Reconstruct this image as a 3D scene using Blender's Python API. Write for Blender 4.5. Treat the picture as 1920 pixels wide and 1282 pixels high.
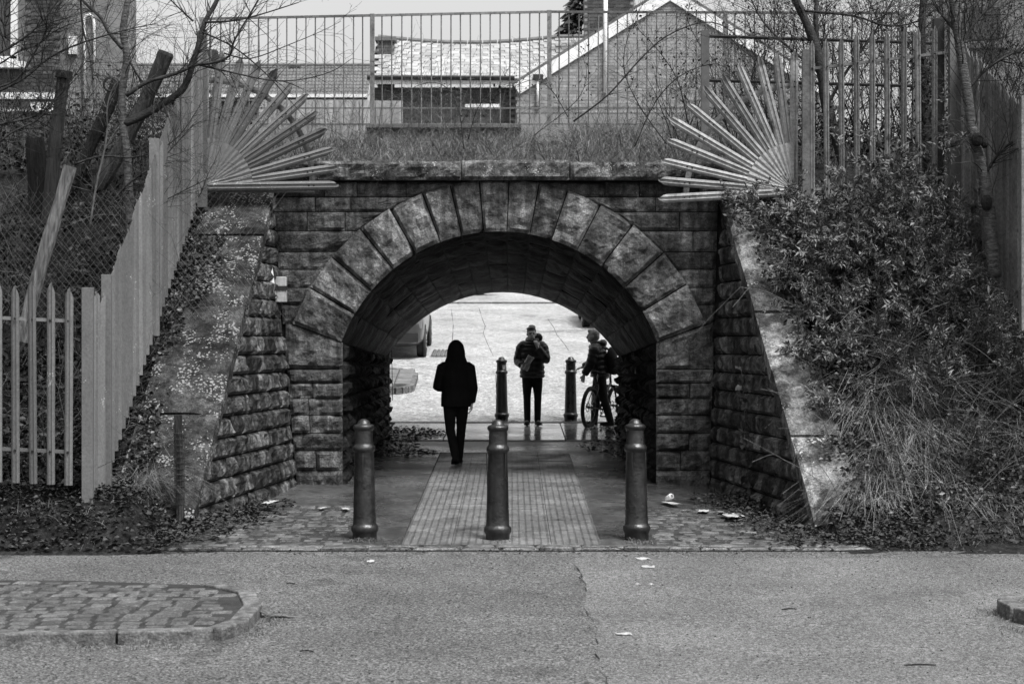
import bpy, math, random
import numpy as np
from mathutils import Vector, Matrix, noise as mnoise

for o in list(bpy.data.objects):
    bpy.data.objects.remove(o)
S = bpy.context.scene
COL = S.collection
R = math.radians
PI = math.pi

# ------------------------------------------------------------------ camera
CAM_Z, F = 1.84, 3600.0
cam_d = bpy.data.cameras.new('camera')
cam = bpy.data.objects.new('camera', cam_d)
COL.objects.link(cam)
cam.location = (0, 0, CAM_Z)
cam.rotation_euler = (R(90), 0, 0)
cam_d.sensor_width = 36
cam_d.lens = F * 36 / 1920
cam_d.clip_end = 3000
cam_d.dof.use_dof = True
cam_d.dof.focus_distance = 22.5
cam_d.dof.aperture_fstop = 5.0
S.camera = cam

# ------------------------------------------------------------------ sky and sun (the photograph is black and white)
SUN_EL, SUN_AZ = R(60), R(142)      # azimuth from +Y (away from camera) clockwise
w = bpy.data.worlds.new('World'); S.world = w; w.use_nodes = True
nt = w.node_tree; nt.nodes.clear()
sky = nt.nodes.new('ShaderNodeTexSky'); sky.sky_type = 'NISHITA'; sky.sun_disc = False
sky.sun_elevation = SUN_EL; sky.sun_rotation = SUN_AZ
sky.air_density = 2.0; sky.dust_density = 5.0; sky.ozone_density = 1.0
bw = nt.nodes.new('ShaderNodeRGBToBW'); bg = nt.nodes.new('ShaderNodeBackground'); wo = nt.nodes.new('ShaderNodeOutputWorld')
bg.inputs['Strength'].default_value = 0.095
nt.links.new(sky.outputs[0], bw.inputs[0]); nt.links.new(bw.outputs[0], bg.inputs[0]); nt.links.new(bg.outputs[0], wo.inputs[0])
sd = bpy.data.lights.new('sun', 'SUN'); sd.energy = 2.4; sd.angle = R(20); sd.color = (1, 1, 1)
so = bpy.data.objects.new('sun', sd); COL.objects.link(so)
sdir = Vector((math.sin(SUN_AZ) * math.cos(SUN_EL), math.cos(SUN_AZ) * math.cos(SUN_EL), math.sin(SUN_EL)))
so.rotation_euler = sdir.to_track_quat('Z', 'Y').to_euler()
so.location = (0, 0, 40)
S.view_settings.view_transform = 'Standard'; S.view_settings.look = 'None'
S.view_settings.exposure = 1.25; S.view_settings.gamma = 1.0

# ------------------------------------------------------------------ helpers
def W(px, py, D):                      # a point seen at a pixel of the photograph, D metres ahead
    return Vector(((px - 960) * D / F, D, CAM_Z - (py - 641) * D / F))

def tag(o, label=None, cat=None, group=None, kind=None):
    if label: o['label'] = label
    if cat: o['category'] = cat
    if group: o['group'] = group
    if kind: o['kind'] = kind
    return o

def put(name, me, mat=None, parent=None, loc=None):
    if mat is not None and not me.materials: me.materials.append(mat)
    o = bpy.data.objects.new(name, me); COL.objects.link(o)
    if loc is not None: o.location = loc
    if parent is not None:
        o.parent = parent
        if loc is None: o.matrix_parent_inverse = Matrix.Translation(-Vector(parent.location))
    return o

def empty(name, loc, label=None, cat=None, group=None):
    o = bpy.data.objects.new(name, None); COL.objects.link(o); o.location = loc
    o.empty_display_size = .2
    return tag(o, label, cat, group, 'thing')

def dup(root, loc, rot=None, label=None, group=None):
    r = root.copy(); COL.objects.link(r); r.location = loc
    if rot is not None: r.rotation_euler = rot
    if label: r['label'] = label
    if group: r['group'] = group
    for ch in list(root.children):
        c = ch.copy(); COL.objects.link(c); c.parent = r
        for g in list(ch.children):
            d = g.copy(); COL.objects.link(d); d.parent = c
    return r

def ss(a, b, x):
    t = min(1, max(0, (x - a) / (b - a))); return t * t * (3 - 2 * t)
def lerp(a, b, t): return a + (b - a) * t

class MB:
    def __init__(s): s.v = []; s.f = []
    def box(s, c, d, rot=None):
        n = len(s.v); c = Vector(c)
        for z in (-.5, .5):
            for y in (-.5, .5):
                for x in (-.5, .5):
                    p = Vector((x * d[0], y * d[1], z * d[2]))
                    if rot is not None: p = rot @ p
                    s.v.append(tuple(c + p))
        for q in ((0, 2, 3, 1), (4, 5, 7, 6), (0, 1, 5, 4), (2, 6, 7, 3), (0, 4, 6, 2), (1, 3, 7, 5)):
            s.f.append(tuple(n + i for i in q))
        return s
    def tube(s, pts, rad, seg=6, cap=True, ref=None):
        pts = [Vector(p) for p in pts]; m = len(pts); n = len(s.v)
        if not isinstance(rad, (list, tuple)): rad = [rad] * m
        side = None
        for i, p in enumerate(pts):
            t = (pts[min(i + 1, m - 1)] - pts[max(i - 1, 0)])
            if t.length < 1e-9: t = Vector((0, 0, 1))
            t.normalize()
            if ref is not None: side = Vector(ref) - t * t.dot(Vector(ref))
            elif side is None:
                side = t.orthogonal()
            else:
                side = side - t * t.dot(side)
            if side.length < 1e-6: side = t.orthogonal()
            side.normalize(); b = t.cross(side)
            r = rad[i]; ra, rb = r if isinstance(r, (tuple, list)) else (r, r)
            for k in range(seg):
                a = 2 * PI * k / seg
                s.v.append(tuple(p + side * (ra * math.cos(a)) + b * (rb * math.sin(a))))
        for i in range(m - 1):
            for k in range(seg):
                a0 = n + i * seg + k; a1 = n + i * seg + (k + 1) % seg
                s.f.append((a0, a1, a1 + seg, a0 + seg))
        if cap:
            s.f.append(tuple(n + k for k in range(seg))[::-1])
            s.f.append(tuple(n + (m - 1) * seg + k for k in range(seg)))
        return s
    def lathe(s, prof, seg=24, c=(0, 0, 0), axis='z', cap=True):
        n = len(s.v); c = Vector(c); m = len(prof)
        for (r, h) in prof:
            for k in range(seg):
                a = 2 * PI * k / seg
                p = (r * math.cos(a), r * math.sin(a), h)
                if axis == 'x': p = (h, r * math.cos(a), r * math.sin(a))
                if axis == 'y': p = (r * math.cos(a), h, r * math.sin(a))
                s.v.append(tuple(c + Vector(p)))
        for i in range(m - 1):
            for k in range(seg):
                a0 = n + i * seg + k; a1 = n + i * seg + (k + 1) % seg
                s.f.append((a0, a1, a1 + seg, a0 + seg))
        if cap: s.f.append(tuple(n + k for k in range(seg))[::-1]); s.f.append(tuple(n + (m - 1) * seg + k for k in range(seg)))
        return s
    def ball(s, c, r, seg=14, rings=9, rot=None):
        n = len(s.v); c = Vector(c); r = r if isinstance(r, (tuple, list)) else (r, r, r)
        for i in range(1, rings):
            ph = PI * i / rings
            for k in range(seg):
                a = 2 * PI * k / seg
                p = Vector((r[0] * math.sin(ph) * math.cos(a), r[1] * math.sin(ph) * math.sin(a), r[2] * math.cos(ph)))
                if rot is not None: p = rot @ p
                s.v.append(tuple(c + p))
        for i in range(rings - 2):
            for k in range(seg):
                a0 = n + i * seg + k; a1 = n + i * seg + (k + 1) % seg
                s.f.append((a0, a0 + seg, a1 + seg, a1))
        s.f.append(tuple(n + k for k in range(seg))); s.f.append(tuple(n + (rings - 2) * seg + k for k in range(seg))[::-1])
        return s
    def poly(s, pts):
        n = len(s.v); s.v += [tuple(p) for p in pts]; s.f.append(tuple(range(n, n + len(pts)))); return s
    def prism(s, pts, off):
        n = len(s.v); m = len(pts); off = Vector(off)
        s.v += [tuple(Vector(p)) for p in pts] + [tuple(Vector(p) + off) for p in pts]
        s.f.append(tuple(range(n, n + m))[::-1]); s.f.append(tuple(range(n + m, n + 2 * m)))
        for i in range(m):
            j = (i + 1) % m; s.f.append((n + i, n + j, n + m + j, n + m + i))
        return s
    def torus(s, c, Rr, r, axis='x', seg=36, ring=8, flat=1.0):
        n = len(s.v); c = Vector(c)
        for i in range(seg):
            a = 2 * PI * i / seg
            for k in range(ring):
                b = 2 * PI * k / ring
                q = Rr + r * math.cos(b); h = r * flat * math.sin(b)
                p = {'x': (h, q * math.cos(a), q * math.sin(a)), 'y': (q * math.cos(a), h, q * math.sin(a)), 'z': (q * math.cos(a), q * math.sin(a), h)}[axis]
                s.v.append(tuple(c + Vector(p)))
        for i in range(seg):
            for k in range(ring):
                i2 = (i + 1) % seg; k2 = (k + 1) % ring
                s.f.append((n + i * ring + k, n + i2 * ring + k, n + i2 * ring + k2, n + i * ring + k2))
        return s
    def mesh(s, name, smooth=False):
        me = bpy.data.meshes.new(name); me.from_pydata(s.v, [], s.f); me.update()
        if smooth: me.shade_smooth()
        return me
    def build(s, name, mat, parent=None, smooth=False, loc=None):
        return put(name, s.mesh(name, smooth), mat, parent, loc)

def bevel(o, wd=.01, seg=2):
    m = o.modifiers.new('bevel', 'BEVEL'); m.width = wd; m.segments = seg; m.limit_method = 'ANGLE'; return o

def bake(o):
    dg = bpy.context.evaluated_depsgraph_get(); dg.update()
    me = bpy.data.meshes.new_from_object(o.evaluated_get(dg))
    o.modifiers.clear(); o.data = me
    return o

def union(name, mb, voxel, mat, parent=None, smooth_it=4, loc=None):
    o = mb.build(name, mat, parent, loc=loc)
    m = o.modifiers.new('r', 'REMESH'); m.mode = 'VOXEL'; m.voxel_size = voxel; m.use_smooth_shade = True
    k = o.modifiers.new('s', 'SMOOTH'); k.factor = .5; k.iterations = smooth_it
    bake(o)
    if not o.data.materials: o.data.materials.append(mat)
    return o

def np_mesh(name, V, Fq, smooth=False):
    """V (n,3), Fq (m,k) all faces same size"""
    me = bpy.data.meshes.new(name)
    V = np.ascontiguousarray(V, dtype=np.float32); Fq = np.ascontiguousarray(Fq, dtype=np.int32)
    m, k = Fq.shape
    me.vertices.add(len(V)); me.vertices.foreach_set('co', V.ravel())
    me.loops.add(m * k); me.loops.foreach_set('vertex_index', Fq.ravel())
    me.polygons.add(m); me.polygons.foreach_set('loop_start', np.arange(0, m * k, k, dtype=np.int32))
    me.polygons.foreach_set('loop_total', np.full(m, k, dtype=np.int32))
    me.update(calc_edges=True)
    if smooth: me.shade_smooth()
    return me

# ------------------------------------------------------------------ materials
def M(name, lo, hi=None, scale=3.0, rough=.8, rough2=None, rscale=2.0, bump=0.0, bscale=40.0, rnd=0.0, spots=None, speck=None,
      streak=0.0, spec=.18, metal=0.0, obj=False, stretch=(1, 1, 1), detail=6, wave=None, trans=0.0, coat=0, contrast=.2, dirt=None, bd=.02, bump2=None, speck2=None, facet=None):
    m = bpy.data.materials.new(name); m.use_nodes = True
    t = m.node_tree; N = t.nodes; L = t.links
    b = N['Principled BSDF']
    hi = lo if hi is None else hi
    tc = N.new('ShaderNodeTexCoord') if obj else N.new('ShaderNodeNewGeometry')
    src = tc.outputs['Object'] if obj else tc.outputs['Position']
    mp = N.new('ShaderNodeMapping'); mp.inputs['Scale'].default_value = stretch; L.new(src, mp.inputs[0])
    def nz(sc, de=6, s=None, ro=.6):
        n = N.new('ShaderNodeTexNoise'); n.inputs['Scale'].default_value = sc; n.inputs['Detail'].default_value = de
        n.inputs['Roughness'].default_value = ro; L.new(s or mp.outputs[0], n.inputs['Vector']); return n.outputs[0]
    def mr(v, a, b_, c, d):
        n = N.new('ShaderNodeMapRange'); L.new(v, n.inputs[0])
        for i, q in enumerate((a, b_, c, d)): n.inputs[i + 1].default_value = q
        return n.outputs[0]
    def mt(op, x, y):
        n = N.new('ShaderNodeMath'); n.operation = op
        for i, q in enumerate((x, y)):
            if isinstance(q, (int, float)): n.inputs[i].default_value = q
            else: L.new(q, n.inputs[i])
        return n.outputs[0]
    def mixv(fac, x, y):
        n = N.new('ShaderNodeMix'); n.data_type = 'FLOAT'; L.new(fac, n.inputs[0])
        for i, q in enumerate((x, y)):
            if isinstance(q, (int, float)): n.inputs[i + 2].default_value = q
            else: L.new(q, n.inputs[i + 2])
        return n.outputs[0]
    val = mr(nz(scale, detail), .5 - contrast, .5 + contrast, lo, hi)
    if rnd:
        oi = N.new('ShaderNodeObjectInfo'); val = mt('MULTIPLY', val, mr(oi.outputs['Random'], 0, 1, 1 - rnd, 1 + rnd))
    if streak:
        sm = N.new('ShaderNodeMapping'); sm.inputs['Scale'].default_value = (9, 9, .9); L.new(src, sm.inputs[0])
        val = mt('MULTIPLY', val, mr(nz(1.0, 5, sm.outputs[0]), .42, .62, 1 - streak, 1.12))
    if dirt:
        val = mixv(mr(nz(dirt[0], 5), dirt[1], dirt[1] + .1, 0, 1), val, dirt[2])
    if speck:
        val = mt('MULTIPLY', val, mr(nz(speck[0], 2, None, .5), .3, .7, 1 - speck[1], 1 + speck[1]))
    if facet:   # chipped, spalled, cracked faces; recessed facets painted darker as crevice shade: (scale, step, tone)
        fm = N.new('ShaderNodeVectorMath'); fm.operation = 'ADD'; fn = N.new('ShaderNodeTexNoise'); fn.inputs['Scale'].default_value = facet[0] * .9; fn.inputs['Detail'].default_value = 4
        L.new(mp.outputs[0], fn.inputs['Vector']); fs = N.new('ShaderNodeVectorMath'); fs.operation = 'SCALE'; fs.inputs['Scale'].default_value = 1.1 / facet[0]
        L.new(fn.outputs[1], fs.inputs[0]); L.new(mp.outputs[0], fm.inputs[0]); L.new(fs.outputs[0], fm.inputs[1])
        fv = N.new('ShaderNodeTexVoronoi'); fv.inputs['Scale'].default_value = facet[0]; fv.inputs['Detail'].default_value = 1.5; L.new(fm.outputs[0], fv.inputs['Vector'])
        fb = N.new('ShaderNodeRGBToBW'); L.new(fv.outputs['Color'], fb.inputs[0]); fh = fb.outputs[0]
        val = mt('MULTIPLY', val, mr(fh, .2, .8, 1 - facet[2], 1 + facet[2]))
        fe = N.new('ShaderNodeTexVoronoi'); fe.feature = 'DISTANCE_TO_EDGE'; fe.inputs['Scale'].default_value = facet[0] * .55; L.new(fm.outputs[0], fe.inputs['Vector'])
        ck = mt('MULTIPLY', mr(fe.outputs['Distance'], .0, .035, 1, 0), mr(nz(facet[0] * .5, 3), .46, .58, 0, .75)); val = mt('MULTIPLY', val, mr(ck, 0, 1, 1, .25))
    if speck2:
        val = mt('MULTIPLY', val, mr(nz(speck2[0], 3, None, .65), .36, .64, 1 - speck2[1], 1 + speck2[1]))
    if spots:
        vo = N.new('ShaderNodeTexVoronoi'); vo.inputs['Scale'].default_value = spots[0]
        wv = N.new('ShaderNodeVectorMath'); wv.operation = 'ADD'
        wn = N.new('ShaderNodeTexNoise'); wn.inputs['Scale'].default_value = spots[0] * 1.7; L.new(mp.outputs[0], wn.inputs['Vector'])
        ws = N.new('ShaderNodeVectorMath'); ws.operation = 'SCALE'; ws.inputs['Scale'].default_value = .55 / spots[0]
        L.new(wn.outputs[1], ws.inputs[0]); L.new(mp.outputs[0], wv.inputs[0]); L.new(ws.outputs[0], wv.inputs[1])
        L.new(wv.outputs[0], vo.inputs['Vector'])
        msk = mr(nz(spots[0] * .1, 5), spots[1], spots[1] + .16, 0, .46)
        f = mt('LESS_THAN', vo.outputs['Distance'], msk)
        val = mixv(mt('MULTIPLY', f, .85), val, mt('MULTIPLY', mr(nz(spots[0] * 3, 3), .3, .7, .7, 1.15), spots[2]))
    if wave:   # grooved grid of the paving: (spacing, depth)
        br = N.new('ShaderNodeTexBrick'); br.offset = 0; br.inputs['Scale'].default_value = 1
        br.inputs['Brick Width'].default_value = wave[0]; br.inputs['Row Height'].default_value = wave[0]
        br.inputs['Mortar Size'].default_value = wave[0] * .15; br.inputs['Mortar Smooth'].default_value = .4
        L.new(mp.outputs[0], br.inputs['Vector'])
        val = mt('MULTIPLY', val, mr(br.outputs['Fac'], 0, 1, 1, .55))
    L.new(val, b.inputs['Base Color'])
    if rough2 is not None: L.new(mr(nz(rscale, 4), .38, .62, rough, rough2), b.inputs['Roughness'])
    else: b.inputs['Roughness'].default_value = rough
    b.inputs['Metallic'].default_value = metal
    b.inputs['Specular IOR Level'].default_value = spec
    if trans: b.inputs['Transmission Weight'].default_value = trans
    if coat: b.inputs['Coat Weight'].default_value = coat
    if bump or wave:
        bp = N.new('ShaderNodeBump'); bp.inputs['Distance'].default_value = bd; bp.inputs['Strength'].default_value = max(bump, .001)
        L.new(nz(bscale, 5), bp.inputs['Height'])
        if facet:
            b4 = N.new('ShaderNodeBump'); b4.inputs['Distance'].default_value = facet[1]; L.new(fh, b4.inputs['Height']); L.new(bp.outputs[0], b4.inputs['Normal']); bp = b4
        if bump2:
            b3 = N.new('ShaderNodeBump'); b3.inputs['Distance'].default_value = bump2[1]; L.new(nz(bump2[0], 3), b3.inputs['Height']); L.new(bp.outputs[0], b3.inputs['Normal']); bp = b3
        if wave:
            b2 = N.new('ShaderNodeBump'); b2.inputs['Distance'].default_value = wave[1]; b2.invert = True
            L.new(br.outputs['Fac'], b2.inputs['Height']); L.new(bp.outputs[0], b2.inputs['Normal']); bp = b2
        L.new(bp.outputs[0], b.inputs['Normal'])
    return m

m_stone = M('stone', .012, .125, 2.6, rough=.8, rough2=.55, bump=1, bscale=20, bd=.035, bump2=(70, .010), rnd=.42, streak=.5, spots=(44, .62, .22), speck=(75, .4), speck2=(14, .35), facet=(8, .03, .25))
m_vous = M('voussoir_stone', .02, .17, 2.2, rough=.8, rough2=.55, bump=1, bscale=18, bd=.035, bump2=(70, .010), rnd=.3, streak=.5, spots=(46, .60, .26), speck=(75, .4), speck2=(13, .35), facet=(6, .035, .28))
m_wing = M('wing_stone', .010, .12, 3.0, rough=.6, rough2=.38, bump=1, bscale=18, bd=.035, bump2=(70, .010), rnd=.5, streak=.75, spots=(40, .66, .2), speck=(75, .4), speck2=(14, .4), facet=(8, .03, .3))
m_passage = M('passage_stone', .001, .011, 3.2, rough=.8, rough2=.6, spec=.16, bump=1, bscale=14, bd=.04, rnd=.55, streak=.6, speck=(60, .4), speck2=(11, .6), facet=(9, .03, .4))  # near-black tone for the soffit and inner walls
m_sofm = M('pale_mortar', .02, .06, 8, rough=.95, spec=.1)
m_mortar = M('mortar', .006, .02, 9, rough=.95, bump=.4)
m_coping = M('coping_stone', .010, .045, 2.8, rough=.9, bump=1, bscale=20, bd=.035, bump2=(60, .012), rnd=.25, spots=(30, .43, .24), speck=(65, .5), speck2=(9, .6), facet=(7, .03, .35), dirt=(2.2, .52, .012))
m_copingr = M('coping_stone_clean', .05, .20, 2.4, rough=.9, bump=1, bscale=20, bd=.03, bump2=(60, .01), rnd=.2, spots=(30, .52, .38), dirt=(2.5, .48, .03), speck=(65, .4), speck2=(11, .45), facet=(7, .025, .25))
m_top = M('parapet_coping', .025, .14, 3, rough=.8, bump=1, bscale=16, bd=.04, bump2=(60, .012), rnd=.25, streak=.4, spots=(42, .50, .34), speck=(65, .4), speck2=(12, .4), facet=(7, .035, .28))
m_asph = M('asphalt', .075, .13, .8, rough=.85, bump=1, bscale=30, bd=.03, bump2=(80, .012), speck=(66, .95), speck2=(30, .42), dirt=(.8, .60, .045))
m_asph2 = M('asphalt_patch', .09, .145, .9, rough=.85, bump=1, bscale=45, bd=.02, bump2=(80, .01), speck=(80, .8), speck2=(30, .4))
m_path = M('wet_path', .026, .075, 1.6, rough=.15, rough2=.42, rscale=1.1, bump=.5, bscale=50, bd=.01, speck=(80, .4), speck2=(14, .4), spec=.5)
m_slab = M('grooved_paver', .08, .16, 2.2, rough=.3, rough2=.55, rscale=1.4, bump=.4, bscale=60, rnd=.18, wave=(.066, .006), dirt=(1.7, .6, .04), speck2=(14, .35), spec=.8)
m_flag = M('wet_glare_flagstone', .42, .65, 1.8, rough=.05, rough2=.22, rscale=1.3, bump=.06, bscale=30, rnd=.15, spec=.5)  # near-white base colour carries painted glare on the wet flags
m_sett = M('sett', .035, .11, 4, rough=.2, rough2=.5, bump=.8, bscale=40, rnd=.4, speck=(80, .3), speck2=(16, .3), spec=.5)
m_isl = M('island_sett', .05, .10, 3, rough=.8, bump=.8, bscale=45, rnd=.22, speck=(75, .4), speck2=(16, .3))
m_joint = M('joint_dirt', .016, .045, 6, rough=.95, bump=.8, bscale=40)
m_kerb = M('kerb_stone', .06, .13, 3, rough=.85, bump=.8, bscale=40, rnd=.2, speck=(75, .35), speck2=(12, .35))
m_far = M('wet_glare_asphalt', .22, .33, .8, rough=.3, rough2=.55, rscale=.5, bump=.9, bscale=26, bd=.015, speck=(28, .6), speck2=(9, .35), dirt=(.6, .62, .13), spec=.5)  # base colour lifted to paint sky glare onto the wet street
m_soil = M('soil', .004, .018, 3, rough=.95, bump=1.0, bscale=14, bd=.05, speck=(50, .5), speck2=(12, .5))
m_galv = M('galvanised_steel', .085, .125, 2, rough=.55, bump=.1, bscale=60, rnd=.3, spots=(44, .55, .28), speck2=(40, .15), contrast=.3)
m_galvd = M('weathered_steel', .075, .15, 3, rough=.6, bump=.2, bscale=50, rnd=.3, speck2=(30, .25), dirt=(4, .62, .03))
m_galvp = M('pale_galvanised_steel', .13, .22, 3, rough=.5, bump=.15, bscale=50, rnd=.28, speck2=(30, .25), dirt=(4, .62, .06))
m_steel = M('dull_steel', .06, .12, 5, rough=.6, bump=.1)
m_black = M('dark_steel', .01, .03, 6, rough=.5, bump=.15)
m_boll = M('bollard_iron', .004, .016, 7, rough=.26, rough2=.45, rscale=6, bump=.6, bscale=30, bd=.01, spots=(50, .66, .12), streak=.5, spec=.55, speck2=(20, .5))
m_wood = M('old_wood', .01, .05, 5, rough=.85, bump=1, bscale=20, bd=.03, stretch=(6, 6, .6))
m_woodp = M('pale_wood', .07, .18, 5, rough=.8, bump=.8, bscale=25, bd=.03, stretch=(6, 6, .6), speck2=(5, .3))
m_woodd = M('dark_wood', .004, .018, 5, rough=.85, bump=1, bscale=20, bd=.03, stretch=(5, 5, .8))
m_bark = M('bark', .012, .045, 14, rough=.85, bump=1, bscale=40, bd=.02)
m_barkp = M('smooth_bark', .035, .11, 9, rough=.8, bump=1, bscale=24, bd=.03, stretch=(1, 1, 4), speck2=(14, .4))
m_twig = M('twig', .012, .035, 14, rough=.8)
m_twigp = M('pale_twig', .05, .12, 14, rough=.8)
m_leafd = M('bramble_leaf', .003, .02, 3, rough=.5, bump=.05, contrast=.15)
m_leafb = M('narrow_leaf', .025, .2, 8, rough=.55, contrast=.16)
m_leafi = M('ivy_leaf', .008, .045, 5, spec=.35, rough=.42, contrast=.15)
m_grass = M('dry_grass', .09, .28, 5, rough=.75, contrast=.15)
m_grassd = M('dull_grass', .05, .2, 5, rough=.8, contrast=.15)
m_dead = M('dead_leaf', .006, .06, 11, rough=.7, contrast=.15)
m_brick = M('brick', .035, .075, 6, rough=.85, bump=.3, bscale=60, rnd=.3)
m_brickg = M('pale_brick', .15, .26, 6, rough=.85, bump=.3, bscale=60, rnd=.25)
m_bmort = M('brick_mortar', .08, .13, 8, rough=.95)
m_bmortd = M('dark_brick_mortar', .16, .22, 8, rough=.95)
m_slate = M('slate', .2, .34, 5, rough=.4, rough2=.55, bump=.15, bscale=30, rnd=.25, spec=.5)
m_tile = M('roof_tile', .075, .13, 5, rough=.7, bump=.2, rnd=.1)
m_white = M('white_paint', .5, .66, 3, rough=.5)
m_render = M('pebbledash', .12, .2, 3, rough=.9, bump=.6, bscale=50)
m_renderl = M('pale_render', .5, .65, 3, rough=.9, bump=.3)  # brightened so the raised garden wall reflects glare on the wet floor
m_renderm = M('grey_render', .2, .32, 3, rough=.9, bump=.4, streak=.3)
m_glass = M('window_glass', .03, .05, 3, rough=.08, spec=.5)
m_cloth = M('black_cloth', .004, .008, 6, rough=.95, bump=.3, bscale=50, spec=.15)
m_puff = M('quilted_nylon', .02, .04, 8, rough=.38, bump=.4, bscale=30, spec=.5)
m_puff2 = M('quilted_nylon_grey', .022, .045, 8, rough=.38, bump=.4, bscale=30, spec=.5)
m_jean = M('black_trousers', .010, .02, 10, rough=.8, bump=.5, bscale=30, spec=.3)
m_skin = M('skin', .48, .56, 8, rough=.5, spec=.5)
m_hair = M('hair', .16, .36, 60, rough=.6, bump=.6, bscale=90)
m_hairp = M('pale_hair', .45, .65, 60, rough=.6, bump=.6, bscale=90)
m_rubber = M('rubber', .012, .02, 20, rough=.7, bump=.3, bscale=120, spec=.5)
m_chrome = M('alloy', .45, .55, 5, rough=.25, metal=.9, spec=.5)
m_paintg = M('grey_car_paint', .035, .05, 4, rough=.3, coat=.6, spec=.5)
m_paintd = M('dark_car_paint', .02, .03, 4, rough=.25, coat=.8, spec=.5)
m_plast = M('black_plastic', .02, .03, 4, rough=.6)
m_lamp = M('lamp_glass', .15, .2, 4, rough=.15, spec=.5)
m_paper = M('paper', .2, .42, 20, rough=.8, bump=.4)
m_foil = M('foil', .35, .85, 20, rough=.3, spec=.5)
m_cone = M('concrete', .08, .16, 4, rough=.9, bump=.4)
m_hedge = M('hedge_leaf', .02, .05, 5, rough=.6)
m_dark = M('dark_interior', .01, .02, 3, rough=.9)

# ------------------------------------------------------------------ ground levels
KERB_D, FACE_D, BACK_D = 17.05, 22.8, 31.6
PROF = [(-80, -0.7), (-10, -.62), (8, -.2733), (33.4, .446), (36.2, .86), (40.5, 1.45), (57, 2.97), (63, 3.40), (70, 3.6), (500, 3.6)]
def G(D):
    for (a, za), (b, zb) in zip(PROF, PROF[1:]):
        if D <= b: return za + (zb - za) * (D - a) / (b - a)
    return PROF[-1][1]
def ns(x, y, sc=1.0, sd=0.0): return mnoise.noise(Vector((x * sc + sd, y * sc - sd, sd)))

ZT0, ZSL = .2, .72
def T(X, D):
    """height of the embankments either side of and over the passage"""
    g = G(D)
    if X < 0:
        lo = g + (.42 * ss(16.7, 17.5, D) if X < -3.35 else .10 * ss(17.1, 18.0, D) + .32 * ss(-3.1, -3.5, X) * ss(16.8, 17.5, D))
    else:
        lo = g + .22 * ss(17.0, 18.2, D) + .10 * ss(3.2, 6, X) * ss(16.8, 18, D)
    bank = .06 + ZSL * (D - 18.2)
    z = max(lo, bank)
    top = 3.86 + .15 * (D - 23.0)
    z = min(z, top)
    if D > 22.9: z = top
    n = .05 * ns(X, D, 1.7, 3.1) + .03 * ns(X, D, 4.7, 9.1)
    if D > 16.95: z += n
    if D < 17.0: z = min(z, g - .02 + .5 * max(0, D - 16.8))
    return z

def sheet(name, x0, x1, Ds, mat, dz=0.0, nx=2, kind='structure'):
    V = []; Fq = []
    xs = [lerp(x0, x1, i / (nx - 1)) for i in range(nx)]
    for d in Ds:
        for x in xs: V.append((x, d, G(d) + dz))
    for i in range(len(Ds) - 1):
        for j in range(nx - 1):
            a = i * nx + j; Fq.append((a, a + 1, a + nx + 1, a + nx))
    me = bpy.data.meshes.new(name); me.from_pydata(V, [], Fq); me.update(); me.shade_smooth()
    return tag(put(name, me, mat), kind=kind)

allD = [-80, -10, 8, 33.4, 36.2, 40.5, 57, 63, 70, 500]
sheet('ground', -300, 300, allD, m_soil, -.10)
sheet('road', -70, 70, [-40, -10, 8, KERB_D], m_asph, 0)
sheet('footpath', -3.3, 3.2, [KERB_D, 20, 25, 33.3], m_path, 0)
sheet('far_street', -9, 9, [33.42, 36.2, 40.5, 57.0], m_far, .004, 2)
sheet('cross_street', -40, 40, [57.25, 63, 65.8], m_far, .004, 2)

# embankment sheet (two sides plus the part over the passage)
def embankment():
    xs = list(np.arange(-30, -9, 1.5)) + list(np.arange(-9, -3.1, .22)) + [-3.1, -2.0, -1.0, 0, 1.0, 2.0, 2.98] + list(np.arange(3.15, 9, .25)) + list(np.arange(9, 31, 1.5))
    ds = list(np.arange(16.72, 23.0, .17)) + [23.0, 23.06] + list(np.arange(23.6, 31.6, .6)) + [31.55]
    V = [(x, d, T(x, d)) for d in ds for x in xs]; Fq = []; nx = len(xs)
    for i in range(len(ds) - 1):
        for j in range(nx - 1):
            if ds[i] < 23.0 and xs[j] >= -3.11 and xs[j + 1] <= 2.99: continue
            a = i * nx + j; Fq.append((a, a + 1, a + nx + 1, a + nx))
    me = bpy.data.meshes.new('embankment'); me.from_pydata(V, [], Fq); me.update(); me.shade_smooth()
    tag(put('embankment', me, m_soil), kind='structure')
embankment()

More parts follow.
